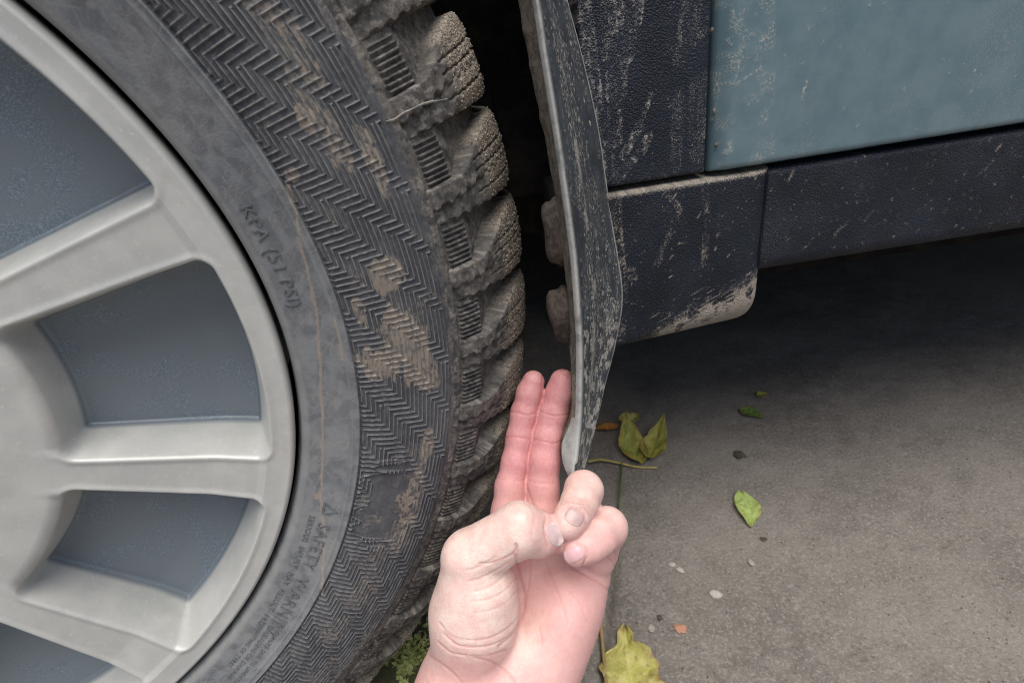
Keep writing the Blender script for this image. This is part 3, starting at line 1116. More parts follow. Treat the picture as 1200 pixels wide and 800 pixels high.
# ------------------------------------------------------------------ mud flap
fy = np.array([-70, 0, 60, 110, 160, 210, 260, 300, 350, 400, 455, 490, 525, 548, 560])
fA = np.array([592, 607, 618, 628, 638, 648, 655, 660, 666, 669, 670, 669, 658, 661.5, 667])
fB = np.array([607, 624, 633, 641, 649, 656, 663, 668, 672, 675, 675, 674, 671, 668.5, 668])
fD = np.array([652, 667, 683, 695, 705, 712, 719, 726, 731.5, 724, 710, 702, 692, 686, 681])
YB = np.array([.228, .228, .228, .228, .228, .228, .228, .228, .227, .226, .224, .221, .215, .210, .207])
YD = np.array([.318, .318, .318, .318, .317, .316, .314, .310, .300, .283, .262, .250, .236, .226, .219])
YA = YB + np.array([.020, .020, .020, .020, .020, .020, .020, .016, .014, .010, .002, .003, .004, .003, .002])
ny = 420
yy = np.linspace(-70, 560, ny)


def sp(arr):
    return smooth_interp(yy, fy.astype(float), arr.astype(float))


A_, B_, D_, yA, yB, yD = sp(fA), sp(fB), sp(fD), sp(YA), sp(YB), sp(YD)
wobn = vnoise((ny, 1), 14, 3, 91)[:, 0] - .5
A_ = A_ + wobn * 3
secs, dst, edg = [], [], []
NF, NE, NS = 14, 10, 64
for i in range(ny):
    pa_, pb_, pd_ = at_y(A_[i], yy[i], yA[i]), at_y(B_[i], yy[i], yB[i]), at_y(D_[i], yy[i], yD[i])
    pe_ = at_y(B_[i] + 9.0 - 3 * (yy[i] > 540), yy[i], yB[i] + .002)
    row, e_ = [], []
    for q in np.linspace(0, 1, NF, endpoint=False):
        row.append(pa_ + (pb_ - pa_) * q)
        e_.append(0)
    for q in np.linspace(0, 1, NE, endpoint=False):
        p_ = pb_ + (pe_ - pb_) * q
        p_ = p_ + np.array([0, -1, 0]) * .0030 * math.sin(math.pi * min(1, q * 1.05))
        row.append(p_)
        e_.append(1.0 if q < .8 else .4)
    for q in np.linspace(0, 1, NS):
        p_ = pe_ + (pd_ - pe_) * q
        off = .0012 * math.exp(-((q - .10) / .05) ** 2) + .0026 * math.exp(-((q - .30) / .16) ** 2) - .0040 * math.sin(math.pi * q) - .0016 * math.exp(-((q - .985) / .02) ** 2)
        p_ = p_ + np.array([.85, -.5, 0]) * off * (1 if yy[i] < 500 else .4)
        row.append(p_)
        e_.append(.9 if q > .975 else 0)
    # back of the plate
    back = [pd_ + np.array([-.003, .004, 0]), pa_ + (pd_ - pa_) * .5 + np.array([-.004, .004, 0]) * .6, pa_ + np.array([.0005, .006, 0])]
    secs.append(row + back)
    edg.append(e_ + [0, 0, 0])
secs = np.array(secs)
nc = secs.shape[1]
edg = np.array(edg)
fd = np.zeros((ny, nc))
fr = np.random.default_rng(17)
smp = fd[:, NF + NE:NF + NE + NS]
smp[:] = .26 * ss(.35, .7, vnoise(smp.shape, (40, 5), 3, 92))
for _ in range(26):
    x_, y_ = NS * np.clip(fr.normal(.3, .2), .05, 1), fr.uniform(0, ny)
    stroke(smp, (x_, y_), (x_ + fr.normal(1, 2), y_ + fr.uniform(20, 90)), fr.uniform(.3, .9), fr.uniform(.25, .6), wob=1, r=fr)
colband = np.exp(-((np.arange(NS) / NS - .28) / .10) ** 2)[None] * (.3 + .5 * ss(.35, .6, vnoise((ny, NS), (18, 6), 3, 93)))
smp[:] = np.maximum(smp, colband * .9)
smp[:] = np.maximum(smp, ss(260, 420, yy)[:, None] * .75 * ss(.4, .6, vnoise((ny, NS), (6, 5), 3, 95)))
for _ in range(900):
    x_, y_ = NS * np.clip(fr.normal(.46, .17), .05, 1), fr.uniform(0, ny)
    L = fr.uniform(.5, 6)
    stroke(smp, (x_, y_), (x_ + L * .25 * fr.normal(0.3, .5), y_ - L), fr.uniform(.15, .9), fr.uniform(.35, .9), r=fr)
mi = np.zeros((ny - 1, nc), int)
mi[:, :NF - 1] = 1
mi[:, nc - 3:] = 1
low_rows = yy[:-1] > 488
mi[low_rows, :NF] = 0
edg[yy > 488, :NF] = .85
Ff = grid_faces(ny, nc, True)
end = np.array([[i for i in range(nc)]])
flapm = mesh('mud_flap', secs.reshape(-1, 3) + CO, Ff, [FLAP, MUDF], car, attrs={'dust': fd, 'edge': edg}, midx=mi.ravel())
flapm['label'] = 'black dusty mud flap with pale rounded edge tapering to a tip'
# bolt heads / clips on its wheel side
MUDC = mat_plain('muddy_clip', (.055, .045, .04), (.13, .105, .085), 300)
for px_, py_, s_ in ((652, 272, (.0075, .012, .017)), (660, 368, (.009, .012, .019))):
    p_ = at_y(px_, py_, .262)
    bm = bmesh.new()
    bmesh.ops.create_icosphere(bm, subdivisions=3, radius=1)
    for v_ in bm.verts:
        f_ = 1 + .12 * math.sin(v_.co.z * 4 + px_) + .08 * math.sin(v_.co.x * 7)
        v_.co = Vector([v_.co[i] * s_[i] * f_ for i in range(3)])
    me = bpy.data.meshes.new('flap_clip')
    bm.to_mesh(me)
    bm.free()
    me.materials.append(MUDC)
    me.polygons.foreach_set('use_smooth', np.ones(len(me.polygons), bool))
    o = link(bpy.data.objects.new('flap_clip', me))
    o.location = p_ + CO
    o.parent = car

# ------------------------------------------------------------------ hand
exec_hand = True
VX = .0006
# joints: (px, py, depth, radius px) measured on the photograph; camera axes (right, down, forward)


def J(x, y, d, r):
    return np.array([(x - 600) / FOC * d, (y - 400) / FOC * d, d]), r * d / FOC


lo = np.array([-.078, .010, .170])
hi = np.array([.072, .250, .326])
dims = np.ceil((hi - lo) / VX).astype(int)
ax = [lo[i] + np.arange(dims[i]) * VX for i in range(3)]
BIG = .03


def cone_field(F, a, b, k):
    """smooth-union a round cone into field F (in place, inside its box only)"""
    (pa, ra), (pb, rb) = a, b
    m_ = max(ra, rb) + BIG * .55
    s_ = [slice(max(0, int((min(pa[i], pb[i]) - m_ - lo[i]) / VX)), min(dims[i], int((max(pa[i], pb[i]) + m_ - lo[i]) / VX) + 2)) for i in range(3)]
    if any(q.start >= q.stop for q in s_):
        return
    X = ax[0][s_[0]][:, None, None].astype(np.float32)
    Y = ax[1][s_[1]][None, :, None].astype(np.float32)
    Z = ax[2][s_[2]][None, None, :].astype(np.float32)
    d = pb - pa
    L2 = max(float(d @ d), 1e-12)
    t_ = np.clip(((X - pa[0]) * d[0] + (Y - pa[1]) * d[1] + (Z - pa[2]) * d[2]) / L2, 0, 1)
    q = np.sqrt((X - pa[0] - t_ * d[0])**2 + (Y - pa[1] - t_ * d[1])**2 + (Z - pa[2] - t_ * d[2])**2) - (ra + (rb - ra) * t_)
    sub_ = F[s_[0], s_[1], s_[2]]
    if k > 0:
        h_ = np.clip(.5 + .5 * (sub_ - q) / k, 0, 1)
        F[s_[0], s_[1], s_[2]] = sub_ * (1 - h_) + q * h_ - k * h_ * (1 - h_)
    else:
        np.minimum(sub_, q, out=sub_)
    return


def field(chains, k):
    F = np.full(dims, BIG, np.float32)
    for c_ in chains:
        js = [J(*q) for q in c_]
        for a_, b_ in zip(js[:-1], js[1:]):
            cone_field(F, a_, b_, k)
    return F


PALM = [[(577, 770, .274, 30), (592, 640, .290, 27)], [(600, 770, .276, 30), (632, 630, .291, 27)], [(630, 770, .274, 30), (664, 650, .290, 27)], [(648, 760, .272, 30), (690, 672, .283, 25)],
        [(640, 775, .262, 40), (666, 712, .270, 36)], [(545, 805, .262, 50), (598, 805, .263, 52)], [(545, 805, .262, 50), (515, 880, .245, 52)], [(598, 805, .263, 52), (572, 880, .247, 55)],
        [(515, 880, .245, 52), (470, 1010, .215, 58)], [(572, 880, .247, 55), (545, 1010, .215, 60)]]
THEN = [[(550, 765, .260, 46), (556, 718, .254, 49), (560, 690, .251, 46)]]
THUMB = [[(556, 700, .252, 42), (551, 654, .248, 33)], [(551, 654, .248, 33), (608, 620, .243, 30.5)], [(608, 620, .243, 31), (630, 625, .248, 26), (646, 629, .2545, 20)]]
INDEX = [[(592, 640, .290, 24), (596, 600, .293, 20), (598, 570, .295, 17.5), (604, 541, .297, 16), (608.5, 513, .299, 15.2), (614, 484, .300, 15.2), (620.5, 460, .299, 14.6), (625, 447, .298, 13.3)]]
MIDDLE = [[(632, 630, .291, 25), (636, 600, .293, 21.5), (636, 570, .294, 19), (638, 541, .295, 18.4), (642, 513, .297, 17.4), (649, 484, .298, 16.8), (656, 460, .297, 16.0), (659, 447, .296, 14.8)]]
RING = [[(664, 650, .290, 24), (676, 615, .283, 22), (684, 574, .268, 22)], [(684, 574, .268, 22), (679, 588, .259, 21), (671, 603, .251, 19.5), (665, 613, .248, 19.2)]]
PINKY = [[(690, 672, .283, 22), (700, 648, .277, 22), (712, 617, .265, 22)], [(711, 618, .265, 23.5), (700, 630, .256, 21.5), (690, 639, .251, 19.5), (676, 645, .248, 17.6)]]


def smin(a, b, k):
    h_ = np.clip(.5 + .5 * (a - b) / k, 0, 1)
    return a * (1 - h_) + b * h_ - k * h_ * (1 - h_)


Fd = field(PALM, .014)
Fd = smin(Fd, field(THEN, .008), .006)
fth = field(THUMB, .0028)
Fd = smin(Fd, fth, .0042)
for ch in (INDEX, MIDDLE, RING, PINKY):
    Fd = smin(Fd, field(ch, .003), .0016)


def surface_nets(F):
    s_ = F < 0
    nx, ny_, nz_2 = F.shape
    cor = [(i, j, k_) for i in (0, 1) for j in (0, 1) for k_ in (0, 1)]
    cnt = np.zeros((nx - 1, ny_ - 1, nz_2 - 1), np.int8)
    for i, j, k_ in cor:
        cnt += s_[i:nx - 1 + i, j:ny_ - 1 + j, k_:nz_2 - 1 + k_]
    act = (cnt > 0) & (cnt < 8)
    I = np.argwhere(act)
    ids = np.full(act.shape, -1, np.int32)
    ids[act] = np.arange(len(I))
    vals = {c_: F[I[:, 0] + c_[0], I[:, 1] + c_[1], I[:, 2] + c_[2]] for c_ in cor}
    acc = np.zeros((len(I), 3))
    num = np.zeros(len(I))
    for a_ in cor:
        for d in range(3):
            if a_[d] == 0:
                b_ = tuple(1 if q == d else a_[q] for q in range(3))
                fa, fb = vals[a_], vals[b_]
                m_ = (fa < 0) != (fb < 0)
                t_ = fa[m_] / (fa[m_] - fb[m_])
                p_ = np.tile(np.array(a_, float), (m_.sum(), 1))
                p_[:, d] += t_
                acc[m_] += p_
                num[m_] += 1
    P = I + acc / num[:, None]
    faces = []
    for d in range(3):
        e1, e2 = (d + 1) % 3, (d + 2) % 3
        sl0 = [slice(1, n - 1) for n in F.shape]
        sl1 = list(sl0)
        sl1[d] = slice(2, F.shape[d])
        a_, b_ = s_[tuple(sl0)], s_[tuple(sl1)]
        X = np.argwhere(a_ != b_) + 1
        sg = s_[X[:, 0], X[:, 1], X[:, 2]]
        q = []
        for o1, o2 in ((0, 0), (1, 0), (1, 1), (0, 1)):
            c_ = X.copy()
            c_[:, e1] -= o1
            c_[:, e2] -= o2
            q.append(ids[c_[:, 0], c_[:, 1], c_[:, 2]])
        q = np.stack(q, 1)
        q[~sg] = q[~sg][:, ::-1]
        faces.append(q)
    Fq = np.concatenate(faces)
    return P, Fq[(Fq >= 0).all(1)]


P, Fq = surface_nets(Fd)
P = lo + P * VX
# relax
ed = np.concatenate([Fq[:, [0, 1]], Fq[:, [1, 2]], Fq[:, [2, 3]], Fq[:, [3, 0]]])
deg = np.bincount(ed[:, 0], minlength=len(P)) + np.bincount(ed[:, 1], minlength=len(P))


def lap(P):
    out = np.zeros_like(P)
    for d in range(3):
        out[:, d] = np.bincount(ed[:, 0], P[ed[:, 1], d], len(P)) + np.bincount(ed[:, 1], P[ed[:, 0], d], len(P))
    return out / np.maximum(deg, 1)[:, None]


for _ in range(3):
    P = P + .55 * (lap(P) - P)
# normals
fn = np.cross(P[Fq[:, 2]] - P[Fq[:, 0]], P[Fq[:, 3]] - P[Fq[:, 1]])
vn = np.zeros_like(P)
for q in range(4):
    for d in range(3):
        vn[:, d] += np.bincount(Fq[:, q], fn[:, d], len(P))
vn /= np.linalg.norm(vn, axis=1)[:, None] + 1e-12
if (vn * (P - P.mean(0))).sum() < 0:
    vn, Fq = -vn, Fq[:, ::-1]
PX, PY = 600 + FOC * P[:, 0] / P[:, 2], 400 + FOC * P[:, 1] / P[:, 2]
front = vn[:, 2] < .25           # palm side of the hand
dep = np.zeros(len(P))
crease = np.zeros(len(P))


def polyd(pts):
    pts = np.array(pts, float)
    best = np.full(len(P), 1e9)
    for a_, b_ in zip(pts[:-1], pts[1:]):
        d = b_ - a_
        t_ = np.clip(((PX - a_[0]) * d[0] + (PY - a_[1]) * d[1]) / (d @ d), 0, 1)
        best = np.minimum(best, np.hypot(PX - a_[0] - t_ * d[0], PY - a_[1] - t_ * d[1]))
    return best


def curve(pts, n=24):
    pts = np.array(pts, float)
    t_ = np.arange(len(pts))
    tt = np.linspace(0, len(pts) - 1, n)
    return np.stack([smooth_interp(tt, t_.astype(float), pts[:, 0]), smooth_interp(tt, t_.astype(float), pts[:, 1])], 1)


def groove(pts, dp, wid, red=.5, zmin=0, zmax=1, bulge=0.0):
    m_ = front & (P[:, 2] > zmin) & (P[:, 2] < zmax)
    d = polyd(curve(pts))
    g = np.exp(-(d / wid) ** 2) * m_
    np.maximum(dep, dp * .42 * g, out=dep)
    if bulge:
        dep[:] -= bulge * .8 * np.exp(-((d - wid * 3) / (wid * 1.8)) ** 2) * m_
    np.maximum(crease, red * np.exp(-(d / (wid * .9)) ** 2) * m_, out=crease)


FZ = .280
groove([(598, 482), (606, 483), (616, 486), (630, 484)], .0007, 1.2, .7, FZ)
groove([(630, 480), (642, 485), (652, 487), (668, 485)], .0007, 1.2, .7, FZ)
groove([(592, 512), (604, 512), (614, 513), (626, 516)], .0007, 1.3, .7, FZ)
groove([(622, 513), (638, 517), (650, 519), (660, 516)], .0007, 1.3, .7, FZ)
groove([(640, 482), (652, 481), (664, 482)], .0003, 1.4, .1, FZ)
groove([(618, 517), (632, 513), (644, 514)], .0003, 1.4, .1, FZ)
groove([(580, 560), (596, 562), (612, 563)], .0004, 2, .2, FZ)
groove([(618, 563), (632, 566), (650, 566)], .0004, 2, .2, FZ)
groove([(614, 562), (617, 572), (622, 585), (626, 595)], .0010, 1.8, .5, FZ)
groove([(636, 440), (633, 470), (626, 500), (620, 530), (616, 560)], .0006, 1.4, .5, FZ)
# thumb: fold at the IP joint, folds of the ball
TZ = .272
groove([(604, 637), (606, 647), (605, 656)], .0022, 1.6, .6, 0, TZ)
groove([(562, 660), (575, 659), (590, 654), (602, 647), (606, 640)], .0016, 1.6, .75, 0, TZ, .0003)
groove([(546, 668), (556, 666), (568, 661), (580, 653)], .0009, 2.0, .2, 0, TZ, .0003)
groove([(550, 681), (564, 677), (585, 666), (600, 655)], .0008, 2.2, .25, 0, TZ, .0004)
groove([(556, 693), (568, 690), (585, 680), (603, 662)], .0007, 2.0, .22, 0, TZ, .0003)
groove([(552, 705), (572, 702), (592, 692), (606, 676)], .0007, 2.0, .2, 0, TZ, .0003)
groove([(556, 718), (574, 715), (592, 707), (608, 690)], .0005, 2.0, .15, 0, TZ, .0003)
groove([(515, 730), (530, 745), (550, 750), (572, 748), (594, 737), (609, 718), (613, 700)], .0011, 1.8, .4, 0, TZ, .0004)
groove([(520, 742), (535, 755), (555, 758), (578, 755), (600, 742), (611, 722)], .0011, 1.6, .4, 0, TZ, .0004)
groove([(513, 752), (528, 764), (550, 768), (575, 767), (592, 762)], .0010, 1.6, .45, 0, TZ, .0003)
groove([(604, 650), (607, 668), (612, 685), (615, 702), (611, 722), (602, 742), (585, 757)], .0014, 2.0, .6, 0, 1)
groove([(503, 768), (520, 780), (534, 792), (545, 806)], .0010, 2.0, .35, 0, 1, .0003)
groove([(555, 770), (575, 775), (592, 785), (604, 800)], .0009, 1.8, .55, 0, 1, .0003)
groove([(500, 800), (512, 808), (540, 822), (580, 828), (640, 815)], .0008, 2.0, .35, 0, 1)
# palm lines
groove([(622, 655), (620, 680), (616, 700)], .0006, 1.6, .35, .255)
groove([(640, 660), (650, 685), (660, 710), (664, 728)], .0006, 1.6, .35, .25)
groove([(664, 690), (678, 705), (687, 728)], .0004, 1.6, .22, .25)
groove([(670, 664), (684, 672), (700, 681), (712, 690)], .0011, 1.6, .6, .25)
groove([(705, 649), (714, 655), (720, 663)], .0008, 1.5, .5, .25)
groove([(632, 735), (635, 750), (634, 772)], .0006, 1.8, .3, .25)
# curled fingers: skin over the knuckle
groove([(657, 590), (670, 586), (684, 592), (692, 604)], .0004, 1.5, .12, 0, .272)
groove([(660, 586), (672, 581), (688, 588), (696, 600)], .0003, 1.5, .08, 0, .272)
groove([(676, 636), (685, 641), (688, 652), (683, 662)], .0016, 1.5, .45, 0, .268)
groove([(664, 594), (676, 594), (685, 602), (687, 615)], .0014, 1.4, .3, 0, .262)
groove([(640, 606), (638, 620), (642, 640)], .0010, 1.6, .25, 0, .262)
groove([(712, 640), (720, 648), (722, 660)], .0006, 2, .3, .25)
groove([(620, 591), (626, 605), (623, 625)], .0004, 2.5, .22, 0, .26)
groove([(615, 589), (619, 598), (619, 608)], .0003, 1.8, .15, 0, .26)
def bulge_at(x, y, rx, ry, amp, zmin=0, zmax=1):
    m_ = front & (P[:, 2] > zmin) & (P[:, 2] < zmax)
    dep[:] -= amp * np.exp(-(((PX - x) / rx)**2 + ((PY - y) / ry)**2)) * m_
bulge_at(610, 603, 12, 12, .0012, 0, .262)
bulge_at(712, 613, 14, 10, .0008, 0, .27)
bulge_at(665, 730, 26, 40, .0022, .24)
bulge_at(650, 610, 30, 12, .001, FZ)
P2h = P - vn * dep[:, None]
n3 = vnoise((400, 400), 24, 4, 61)
nn3 = n3[np.clip((PY - 420).astype(int), 0, 399), np.clip((PX - 440).astype(int), 0, 399)]
P2h = P2h - vn * ((nn3 - .5) * .0004)[:, None]
fing = ss(590, 500, PY) * (P[:, 2] > .276)
red = np.clip(fing * .95 + ss(.272, .284, P[:, 2]) * .45 * ss(720, 620, PY) + .25 * ss(640, 700, PX) * ss(640, 720, PY) + .12, 0, 1)
red = np.clip(red + .6 * np.exp(-(((PX - 612) / 12)**2 + ((PY - 660) / 14)**2)) + .35 * np.exp(-(((PX - 709) / 12)**2 + ((PY - 625) / 10)**2)) * (P[:, 2] < .27), 0, 1)
pale = np.clip(ss(.268, .250, P[:, 2]) * ss(650, 610, PX) * ss(800, 740, PY) * 1.0 + .55 * (P[:, 2] < .275) * ss(640, 660, PX) * ss(640, 600, PY), 0, 1)
pale = np.clip(pale + .5 * np.exp(-(((PX - 663) / 14)**2 + ((PY - 624) / 9)**2)) * (P[:, 2] < .26) + .25 * np.exp(-(((PX - 626) / 9)**2 + ((PY - 440) / 9)**2)), 0, 1)
dirt = .8 * np.exp(-(((PX - 667) / 6)**2 + ((PY - 438) / 6)**2)) * fing + .5 * np.exp(-(((PX - 676) / 14)**2 + ((PY - 592) / 8)**2)) * (P[:, 2] < .265)
W3 = P2h @ MR.T + CAM
hand_org = W3[np.argmax(PY)]
hand = mesh('hand', W3 - hand_org, Fq, mat_skin(), attrs={'red': red, 'pale': pale, 'crease': crease, 'dirt': dirt})
hand.location = hand_org
tag(hand, 'bare left hand pinching the mud flap tip, two fingers straight behind it', 'hand')


# nails: small curved plates set on the finger ends
def chain_sd(ch):
    out = np.full(len(P), 9.)
    for c_ in ch:
        js = [J(*q) for q in c_]
        for (pa, ra), (pb, rb) in zip(js[:-1], js[1:]):
            d = pb - pa
            t_ = np.clip(((P - pa) @ d) / (d @ d), 0, 1)
            out = np.minimum(out, np.linalg.norm(P - pa - t_[:, None] * d, axis=1) - (ra + (rb - ra) * t_))
    return out


SDS = {k_: chain_sd(c_) for k_, c_ in (('thumb', THUMB), ('ring', RING), ('pinky', PINKY))}


def nail(finger, center, along, across, L, W, mat, name='fingernail'):
    """center (px,py): the plate is draped on the skin by nearest front vertex; along/across are px directions"""
    cx, cy = center
    al, ac = np.array(along, float), np.array(across, float)
    al, ac = al / np.linalg.norm(al), ac / np.linalg.norm(ac)
    nu, nvv = 22, 18
    sel = np.where((np.hypot(PX - cx, PY - cy) < max(L, W) * 1.3) & (vn[:, 2] < -.08))[0]
    own = np.ones(len(sel), bool)
    for k_, d_ in SDS.items():
        if k_ != finger:
            own &= SDS[finger][sel] < d_[sel]
    near = sel[own & (SDS[finger][sel] < .0025)]
    near = near[P2h[near, 2] < P2h[near, 2].min() + .0085]
    V_, tip = [], []
    for i in range(nu):
        for j in range(nvv):
            s_, t_ = i / (nu - 1) * 2 - 1, j / (nvv - 1) * 2 - 1
            # superellipse outline
            ex = s_ * math.sqrt(max(0, 1 - t_ * t_ / 2.3))
            ey = t_ * math.sqrt(max(0, 1 - s_ * s_ / 2.3))
            q = np.array([cx, cy]) + al * ex * L + ac * ey * W
            d = np.hypot(PX[near] - q[0], PY[near] - q[1])
            o_ = np.argsort(d)[:6]
            w_ = 1 / (d[o_] + .3)
            w_ /= w_.sum()
            z_ = (P2h[near[o_], 2] * w_).sum()
            n_ = (vn[near[o_]] * w_[:, None]).sum(0)
            r2 = max(abs(s_), abs(t_))
            lift = .00034 * (1 - r2**4) + .00012 - .0004 * (r2 > .97)
            p_ = np.array([(q[0] - 600) / FOC * z_, (q[1] - 400) / FOC * z_, z_]) + n_ * lift
            V_.append(p_)
            tip.append((s_ + 1) / 2)
    Vn = np.array(V_) @ MR.T + CAM
    f_ = grid_faces(nu, nvv)
    return mesh(name, Vn - hand_org, f_, mat, hand, attrs={'tip': np.array(tip)})


NPINK = mat_nail('nail_pink', (.66, .40, .42), (.80, .68, .65))
NBRN = mat_nail('nail_dusky', (.50, .34, .33), (.60, .44, .39))
NPALE = mat_nail('nail_pale', (.60, .45, .445), (.66, .52, .50))
nail('ring', (673, 606), (-.55, .83), (.83, .55), 9.5, 12.5, NBRN)
nail('pinky', (673, 649.5), (-.92, .4), (.4, .92), 13, 9.5, NPINK)
nail('thumb', (650, 626), (.4, .92), (.92, -.4), 15, 9, NPALE)

# ------------------------------------------------------------------ leaves, stalks, pebbles, moss
LG = mat_leaf('leaf_yellow', (.34, .33, .08), (.46, .42, .15), (.20, .12, .055))
LGR = mat_leaf('leaf_yellow_green', (.20, .235, .045), (.36, .33, .07), (.26, .14, .04))
LO = mat_leaf('leaf_orange', (.36, .15, .03), (.48, .24, .05), (.20, .08, .02))
LLG = mat_leaf('leaf_light_green', (.27, .36, .10), (.34, .42, .14), (.24, .22, .06))
LDG = mat_leaf('leaf_dark_green', (.08, .14, .025), (.12, .19, .04), (.16, .14, .03))


def leaf(label, base, tip, width, mat, curl=.25, fold=.3, ragged=.0, seed=0, lift=.002, outline=None, group=None, tilt=0.0):
    """a leaf lying on the slab, from its base to its tip"""
    r = np.random.default_rng(seed)
    b0, b1 = at_z(*base), at_z(*tip)
    p_ = (b0 + b1) / 2
    length = float(np.linalg.norm(b1 - b0))
    ang = math.degrees(math.atan2(b1[1] - b0[1], b1[0] - b0[0]))
    nu, nw = 46, 29
    wn_ = vnoise((nu, 2), 4, 3, seed + 100) - .5
    pn = vnoise((nu, nw), 11, 4, seed + 200) - .5
    V_, rim_, vein = [], [], []
    for i in range(nu):
        s_ = i / (nu - 1)
        if outline:
            hw = np.interp(s_, outline[0], outline[1])
        else:
            hw = math.sin(math.pi * min(1, s_ * .97 + .03)) ** .8 * (1.15 - .45 * s_)
        for j in range(nw):
            t_ = j / (nw - 1) * 2 - 1
            w_ = hw * width / 2 * (1 + ragged * wn_[i, int(t_ > 0)] * 2.2 * abs(t_))
            x_ = (s_ - .5) * length
            y_ = t_ * w_
            z_ = lift + fold * abs(y_) + curl * length * ((s_ - .5)**2) * 2 + pn[i, j] * length * .16 + tilt * x_
            V_.append((x_, y_ + .06 * length * math.sin(s_ * 3), max(z_, .0006)))
            rim_.append(max(abs(t_)**4, ss(.85, 1, s_)))
            vein.append(max(math.exp(-(t_ * 14)**2), .7 * math.exp(-(((s_ * 7 - abs(t_) * 1.6) % 1 - .5) / .09)**2)))
    V_ = np.array(V_)
    a_ = math.radians(ang)
    c_, s2 = math.cos(a_), math.sin(a_)
    V_ = np.stack([V_[:, 0] * c_ - V_[:, 1] * s2, V_[:, 0] * s2 + V_[:, 1] * c_, V_[:, 2]], 1)
    o = mesh('fallen_leaf', V_, grid_faces(nu, nw), mat, attrs={'rim': rim_, 'vein': vein})
    o.location = (p_[0], p_[1], gz(p_[0], p_[1]))
    sm = o.modifiers.new('thickness', 'SOLIDIFY')
    sm.thickness = .0004
    tag(o, label, 'leaf', group)
    return o


leaf('large ragged yellow leaf with brown edges beside the wrist on the concrete', (757, 845), (733, 735), .036, LG, .05, .10, .12, 3, .002,
     ([0, .1, .3, .5, .62, .70, .75, .79, .92, 1], [.8, 1.1, 1.25, 1.25, 1.2, 1.12, .80, .42, .36, .12]))
leaf('small oval light green leaf lying alone on the concrete', (868, 579), (879, 619), .026, LLG, .05, .15, .05, 5, .002)
leaf('upright olive green leaf of the curled pair under the sill', (754, 548), (735, 506), .034, LGR, .5, .5, .1, 8, .003, tilt=.35)
leaf('curled yellow leaf leaning on the olive leaf under the sill', (760, 546), (779, 512), .032, LGR, .7, .6, .15, 9, .004, tilt=.4)
leaf('tiny yellow leaf curl above the olive leaf pair', (726, 502), (751, 494), .024, LG, .6, .7, .2, 10, .003)
leaf('narrow orange brown leaf beside the mud flap on the dark concrete', (698, 506), (727, 502), .016, LO, .2, .5, .2, 11, .001)
leaf('dark green leaf in the shadow under the car sill', (866, 482), (894, 492), .020, LDG, .2, .4, .3, 12, .001)
leaf('small yellowish leaf farthest under the car by the door', (887, 467), (900, 463), .014, LGR, .2, .4, .3, 13, .001)


def stalk(name, pts, r0, r1, mat, label, cat):
    P_ = np.array([[*at_z(x, y)[:2], z] for x, y, z in pts])
    t_ = np.linspace(0, len(P_) - 1, 30)
    Q = np.stack([smooth_interp(t_, np.arange(len(P_)).astype(float), P_[:, d]) for d in range(3)], 1)
    V_ = []
    for i in range(30):
        tg = Q[min(i + 1, 29)] - Q[max(i - 1, 0)]
        tg /= np.linalg.norm(tg)
        s1 = np.cross(tg, [0, 0, 1.])
        s1 /= np.linalg.norm(s1)
        s2 = np.cross(s1, tg)
        rr = r0 + (r1 - r0) * i / 29
        for k_ in range(8):
            a_ = k_ * math.pi / 4
            V_.append(Q[i] + (s1 * math.cos(a_) + s2 * math.sin(a_)) * rr)
    V_ = np.array(V_)
    o = mesh(name, V_ - Q[0], grid_faces(30, 8, True), mat)
    o.location = Q[0]
    tag(o, label, cat)
    return o


STK = mat_plain('stalk_tan', (.30, .23, .08), (.42, .34, .13), 160, .6)
STK2 = mat_plain('stalk_brown_green', (.16, .17, .05), (.33, .20, .10), 60, .6)
stalk('leaf_stalk', [(690, 545, .006), (704, 542, .005), (725, 545, .004), (745, 549, .003), (770, 550, .003)], .0017, .0012, STK, 'thin yellow leaf stalk lying below the curled olive leaves', 'stalk')
stalk('weed_stem', [(702, 690, .006), (704, 730, .004), (707, 765, .004), (712, 820, .005)], .0018, .0014, STK2, 'brown green weed stem lying along the joint beside the wrist', 'stem')
stalk('grass_blade', [(729, 545, .004), (727, 570, .006), (725, 595, .004), (721, 625, .003)], .0012, .0007, mat_plain('blade_green', (.05, .08, .02), (.09, .13, .03), 100, .6),
      'dark green grass blade in the concrete joint behind the ring finger', 'grass blade')


def pebble(px, py, s, mat, label, seed, group=None):
    r = np.random.default_rng(seed)
    bm = bmesh.new()
    bmesh.ops.create_icosphere(bm, subdivisions=2, radius=1)
    k_ = r.normal(0, 1, (4, 3))
    for v_ in bm.verts:
        f_ = 1 + sum(.15 * math.sin(2.2 * (k_[q] @ np.array(v_.co)) + q) for q in range(4))
        v_.co = Vector((v_.co.x * s * f_ * 1.15, v_.co.y * s * f_, v_.co.z * s * f_ * .32))
    me = bpy.data.meshes.new('pebble')
    bm.to_mesh(me)
    bm.free()
    me.materials.append(mat)
    o = link(bpy.data.objects.new('pebble', me))
    p_ = at_z(px, py)
    o.location = (p_[0], p_[1], gz(p_[0], p_[1]) + s * .3)
    o.rotation_euler = (0, 0, r.uniform(0, 6))
    tag(o, label, 'pebble', group)
    return o


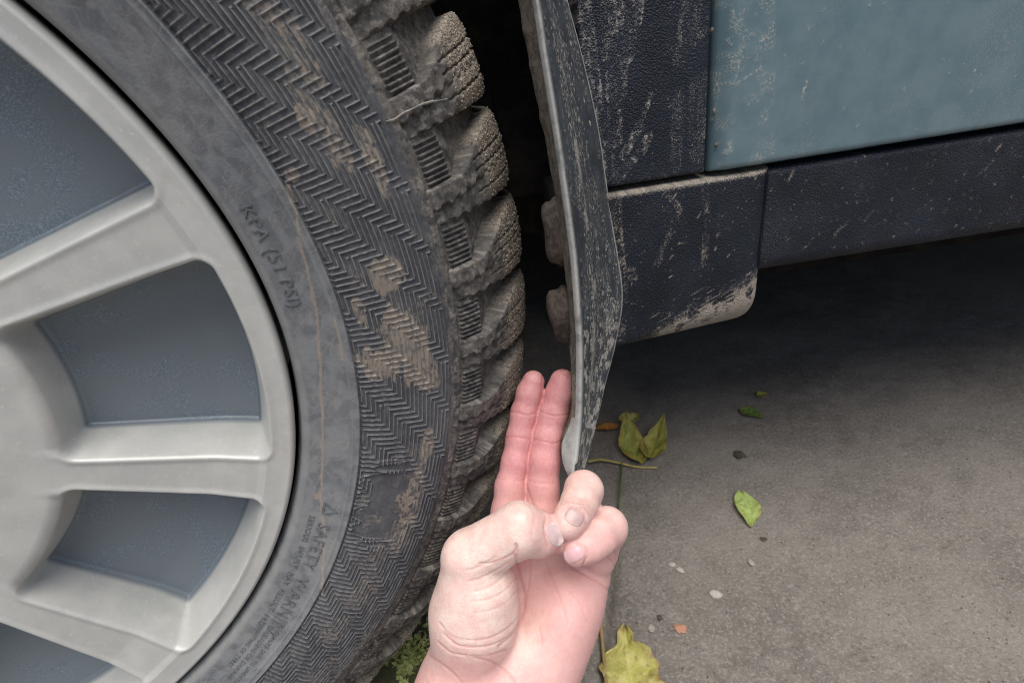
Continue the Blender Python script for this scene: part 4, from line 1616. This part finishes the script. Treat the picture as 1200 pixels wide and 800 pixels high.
PEB = mat_plain('pebble_white', (.30, .28, .25), (.44, .41, .37), 700)
PEB2 = mat_plain('pebble_grey', (.24, .22, .20), (.36, .33, .30), 500)
PEBR = mat_plain('pebble_red', (.36, .17, .11), (.44, .25, .17), 500)
PEBD = mat_plain('clod_dark', (.05, .043, .036), (.09, .076, .062), 400)
pebble(839, 696, .0042, PEB, 'pale white stone, largest pebble on the open concrete', 1)
pebble(798, 739, .0038, PEBR, 'reddish brick chip on the concrete above the yellow leaf', 2)
pebble(866, 535, .006, PEBD, 'dark soil clod on the shaded concrete under the sill', 3)
pebble(787, 662, .0026, PEB, 'small whitish stone chip right of the little finger', 4)
pebble(797, 668, .0030, PEB, 'whitish stone chip, larger of the two right of the little finger', 5)
pebble(881, 660, .0028, PEB2, 'grey pebble below the light green leaf', 6)
pebble(763, 737, .0030, PEB2, 'grey pebble just above the yellow leaf', 7)
pebble(773, 725, .0024, PEBD, 'dark crumb of soil above the yellow leaf', 8)
pebble(895, 632, .0024, PEBD, 'dark crumb of soil right of the light green leaf', 9)
# scattered grit on the slab
n_ = 5200
gpx = np.stack([rng.uniform(-.30, .62, n_), rng.uniform(.15, .95, n_)], 1)
clus = vnoise((200, 200), 20, 3, 55)
keep = clus[(gpx[:, 1] * 199).astype(int).clip(0, 199), ((gpx[:, 0] + .3) * 210).astype(int).clip(0, 199)] > .42
gpx = gpx[keep]
zz = np.array([gz(*p_) for p_ in gpx])
g1 = grains('grit', np.column_stack([gpx, zz])[::2], .0009, mat_plain('grit_pale', (.22, .20, .175), (.40, .37, .33), 700), None, 5)
g2 = grains('soil_crumbs', np.column_stack([gpx, zz])[1::2], .0008, mat_plain('grit_dark', (.07, .06, .05), (.15, .13, .11), 700), None, 6)
# moss and short grass by the tyre
mm_ = 9000
ctr_ = at_z(462, 788)
mp = np.column_stack([rng.normal(ctr_[0] - .012, .050, mm_), rng.normal(ctr_[1] - .012, .024, mm_)])
n_m = vnoise((200, 200), 12, 3, 66)
mp = mp[n_m[((mp[:, 1] - .1) * 500).astype(int).clip(0, 199), ((mp[:, 0] + .4) * 400).astype(int).clip(0, 199)] > .38]
MV, MF = [], []
for i_, (x_, y_) in enumerate(mp):
    h_ = rng.uniform(.0008, .0024)
    a_ = rng.uniform(0, 6.28)
    w_ = rng.uniform(.0007, .0016)
    dx, dy = math.cos(a_), math.sin(a_)
    lx, ly = rng.normal(0, .0022, 2)
    z0 = gz(x_, y_)
    b_ = len(MV)
    MV += [(x_ - dx * w_, y_ - dy * w_, z0), (x_ + dx * w_, y_ + dy * w_, z0), (x_ + dx * w_ * .9 + lx * .5, y_ + dy * w_ * .9 + ly * .5, z0 + h_ * .7), (x_ - dx * w_ * .9 + lx * .5, y_ - dy * w_ * .9 + ly * .5, z0 + h_ * .65), (x_ + lx, y_ + ly, z0 + h_)]
    MF += [(b_, b_ + 1, b_ + 2, b_ + 3), (b_ + 3, b_ + 2, b_ + 4)]
moss = mesh('moss', np.array(MV), MF, mat_plain('moss_green', (.30, .35, .10), (.46, .50, .20), 120, .75))
moss['kind'] = 'stuff'
print('script', round(time.time() - T0, 1))
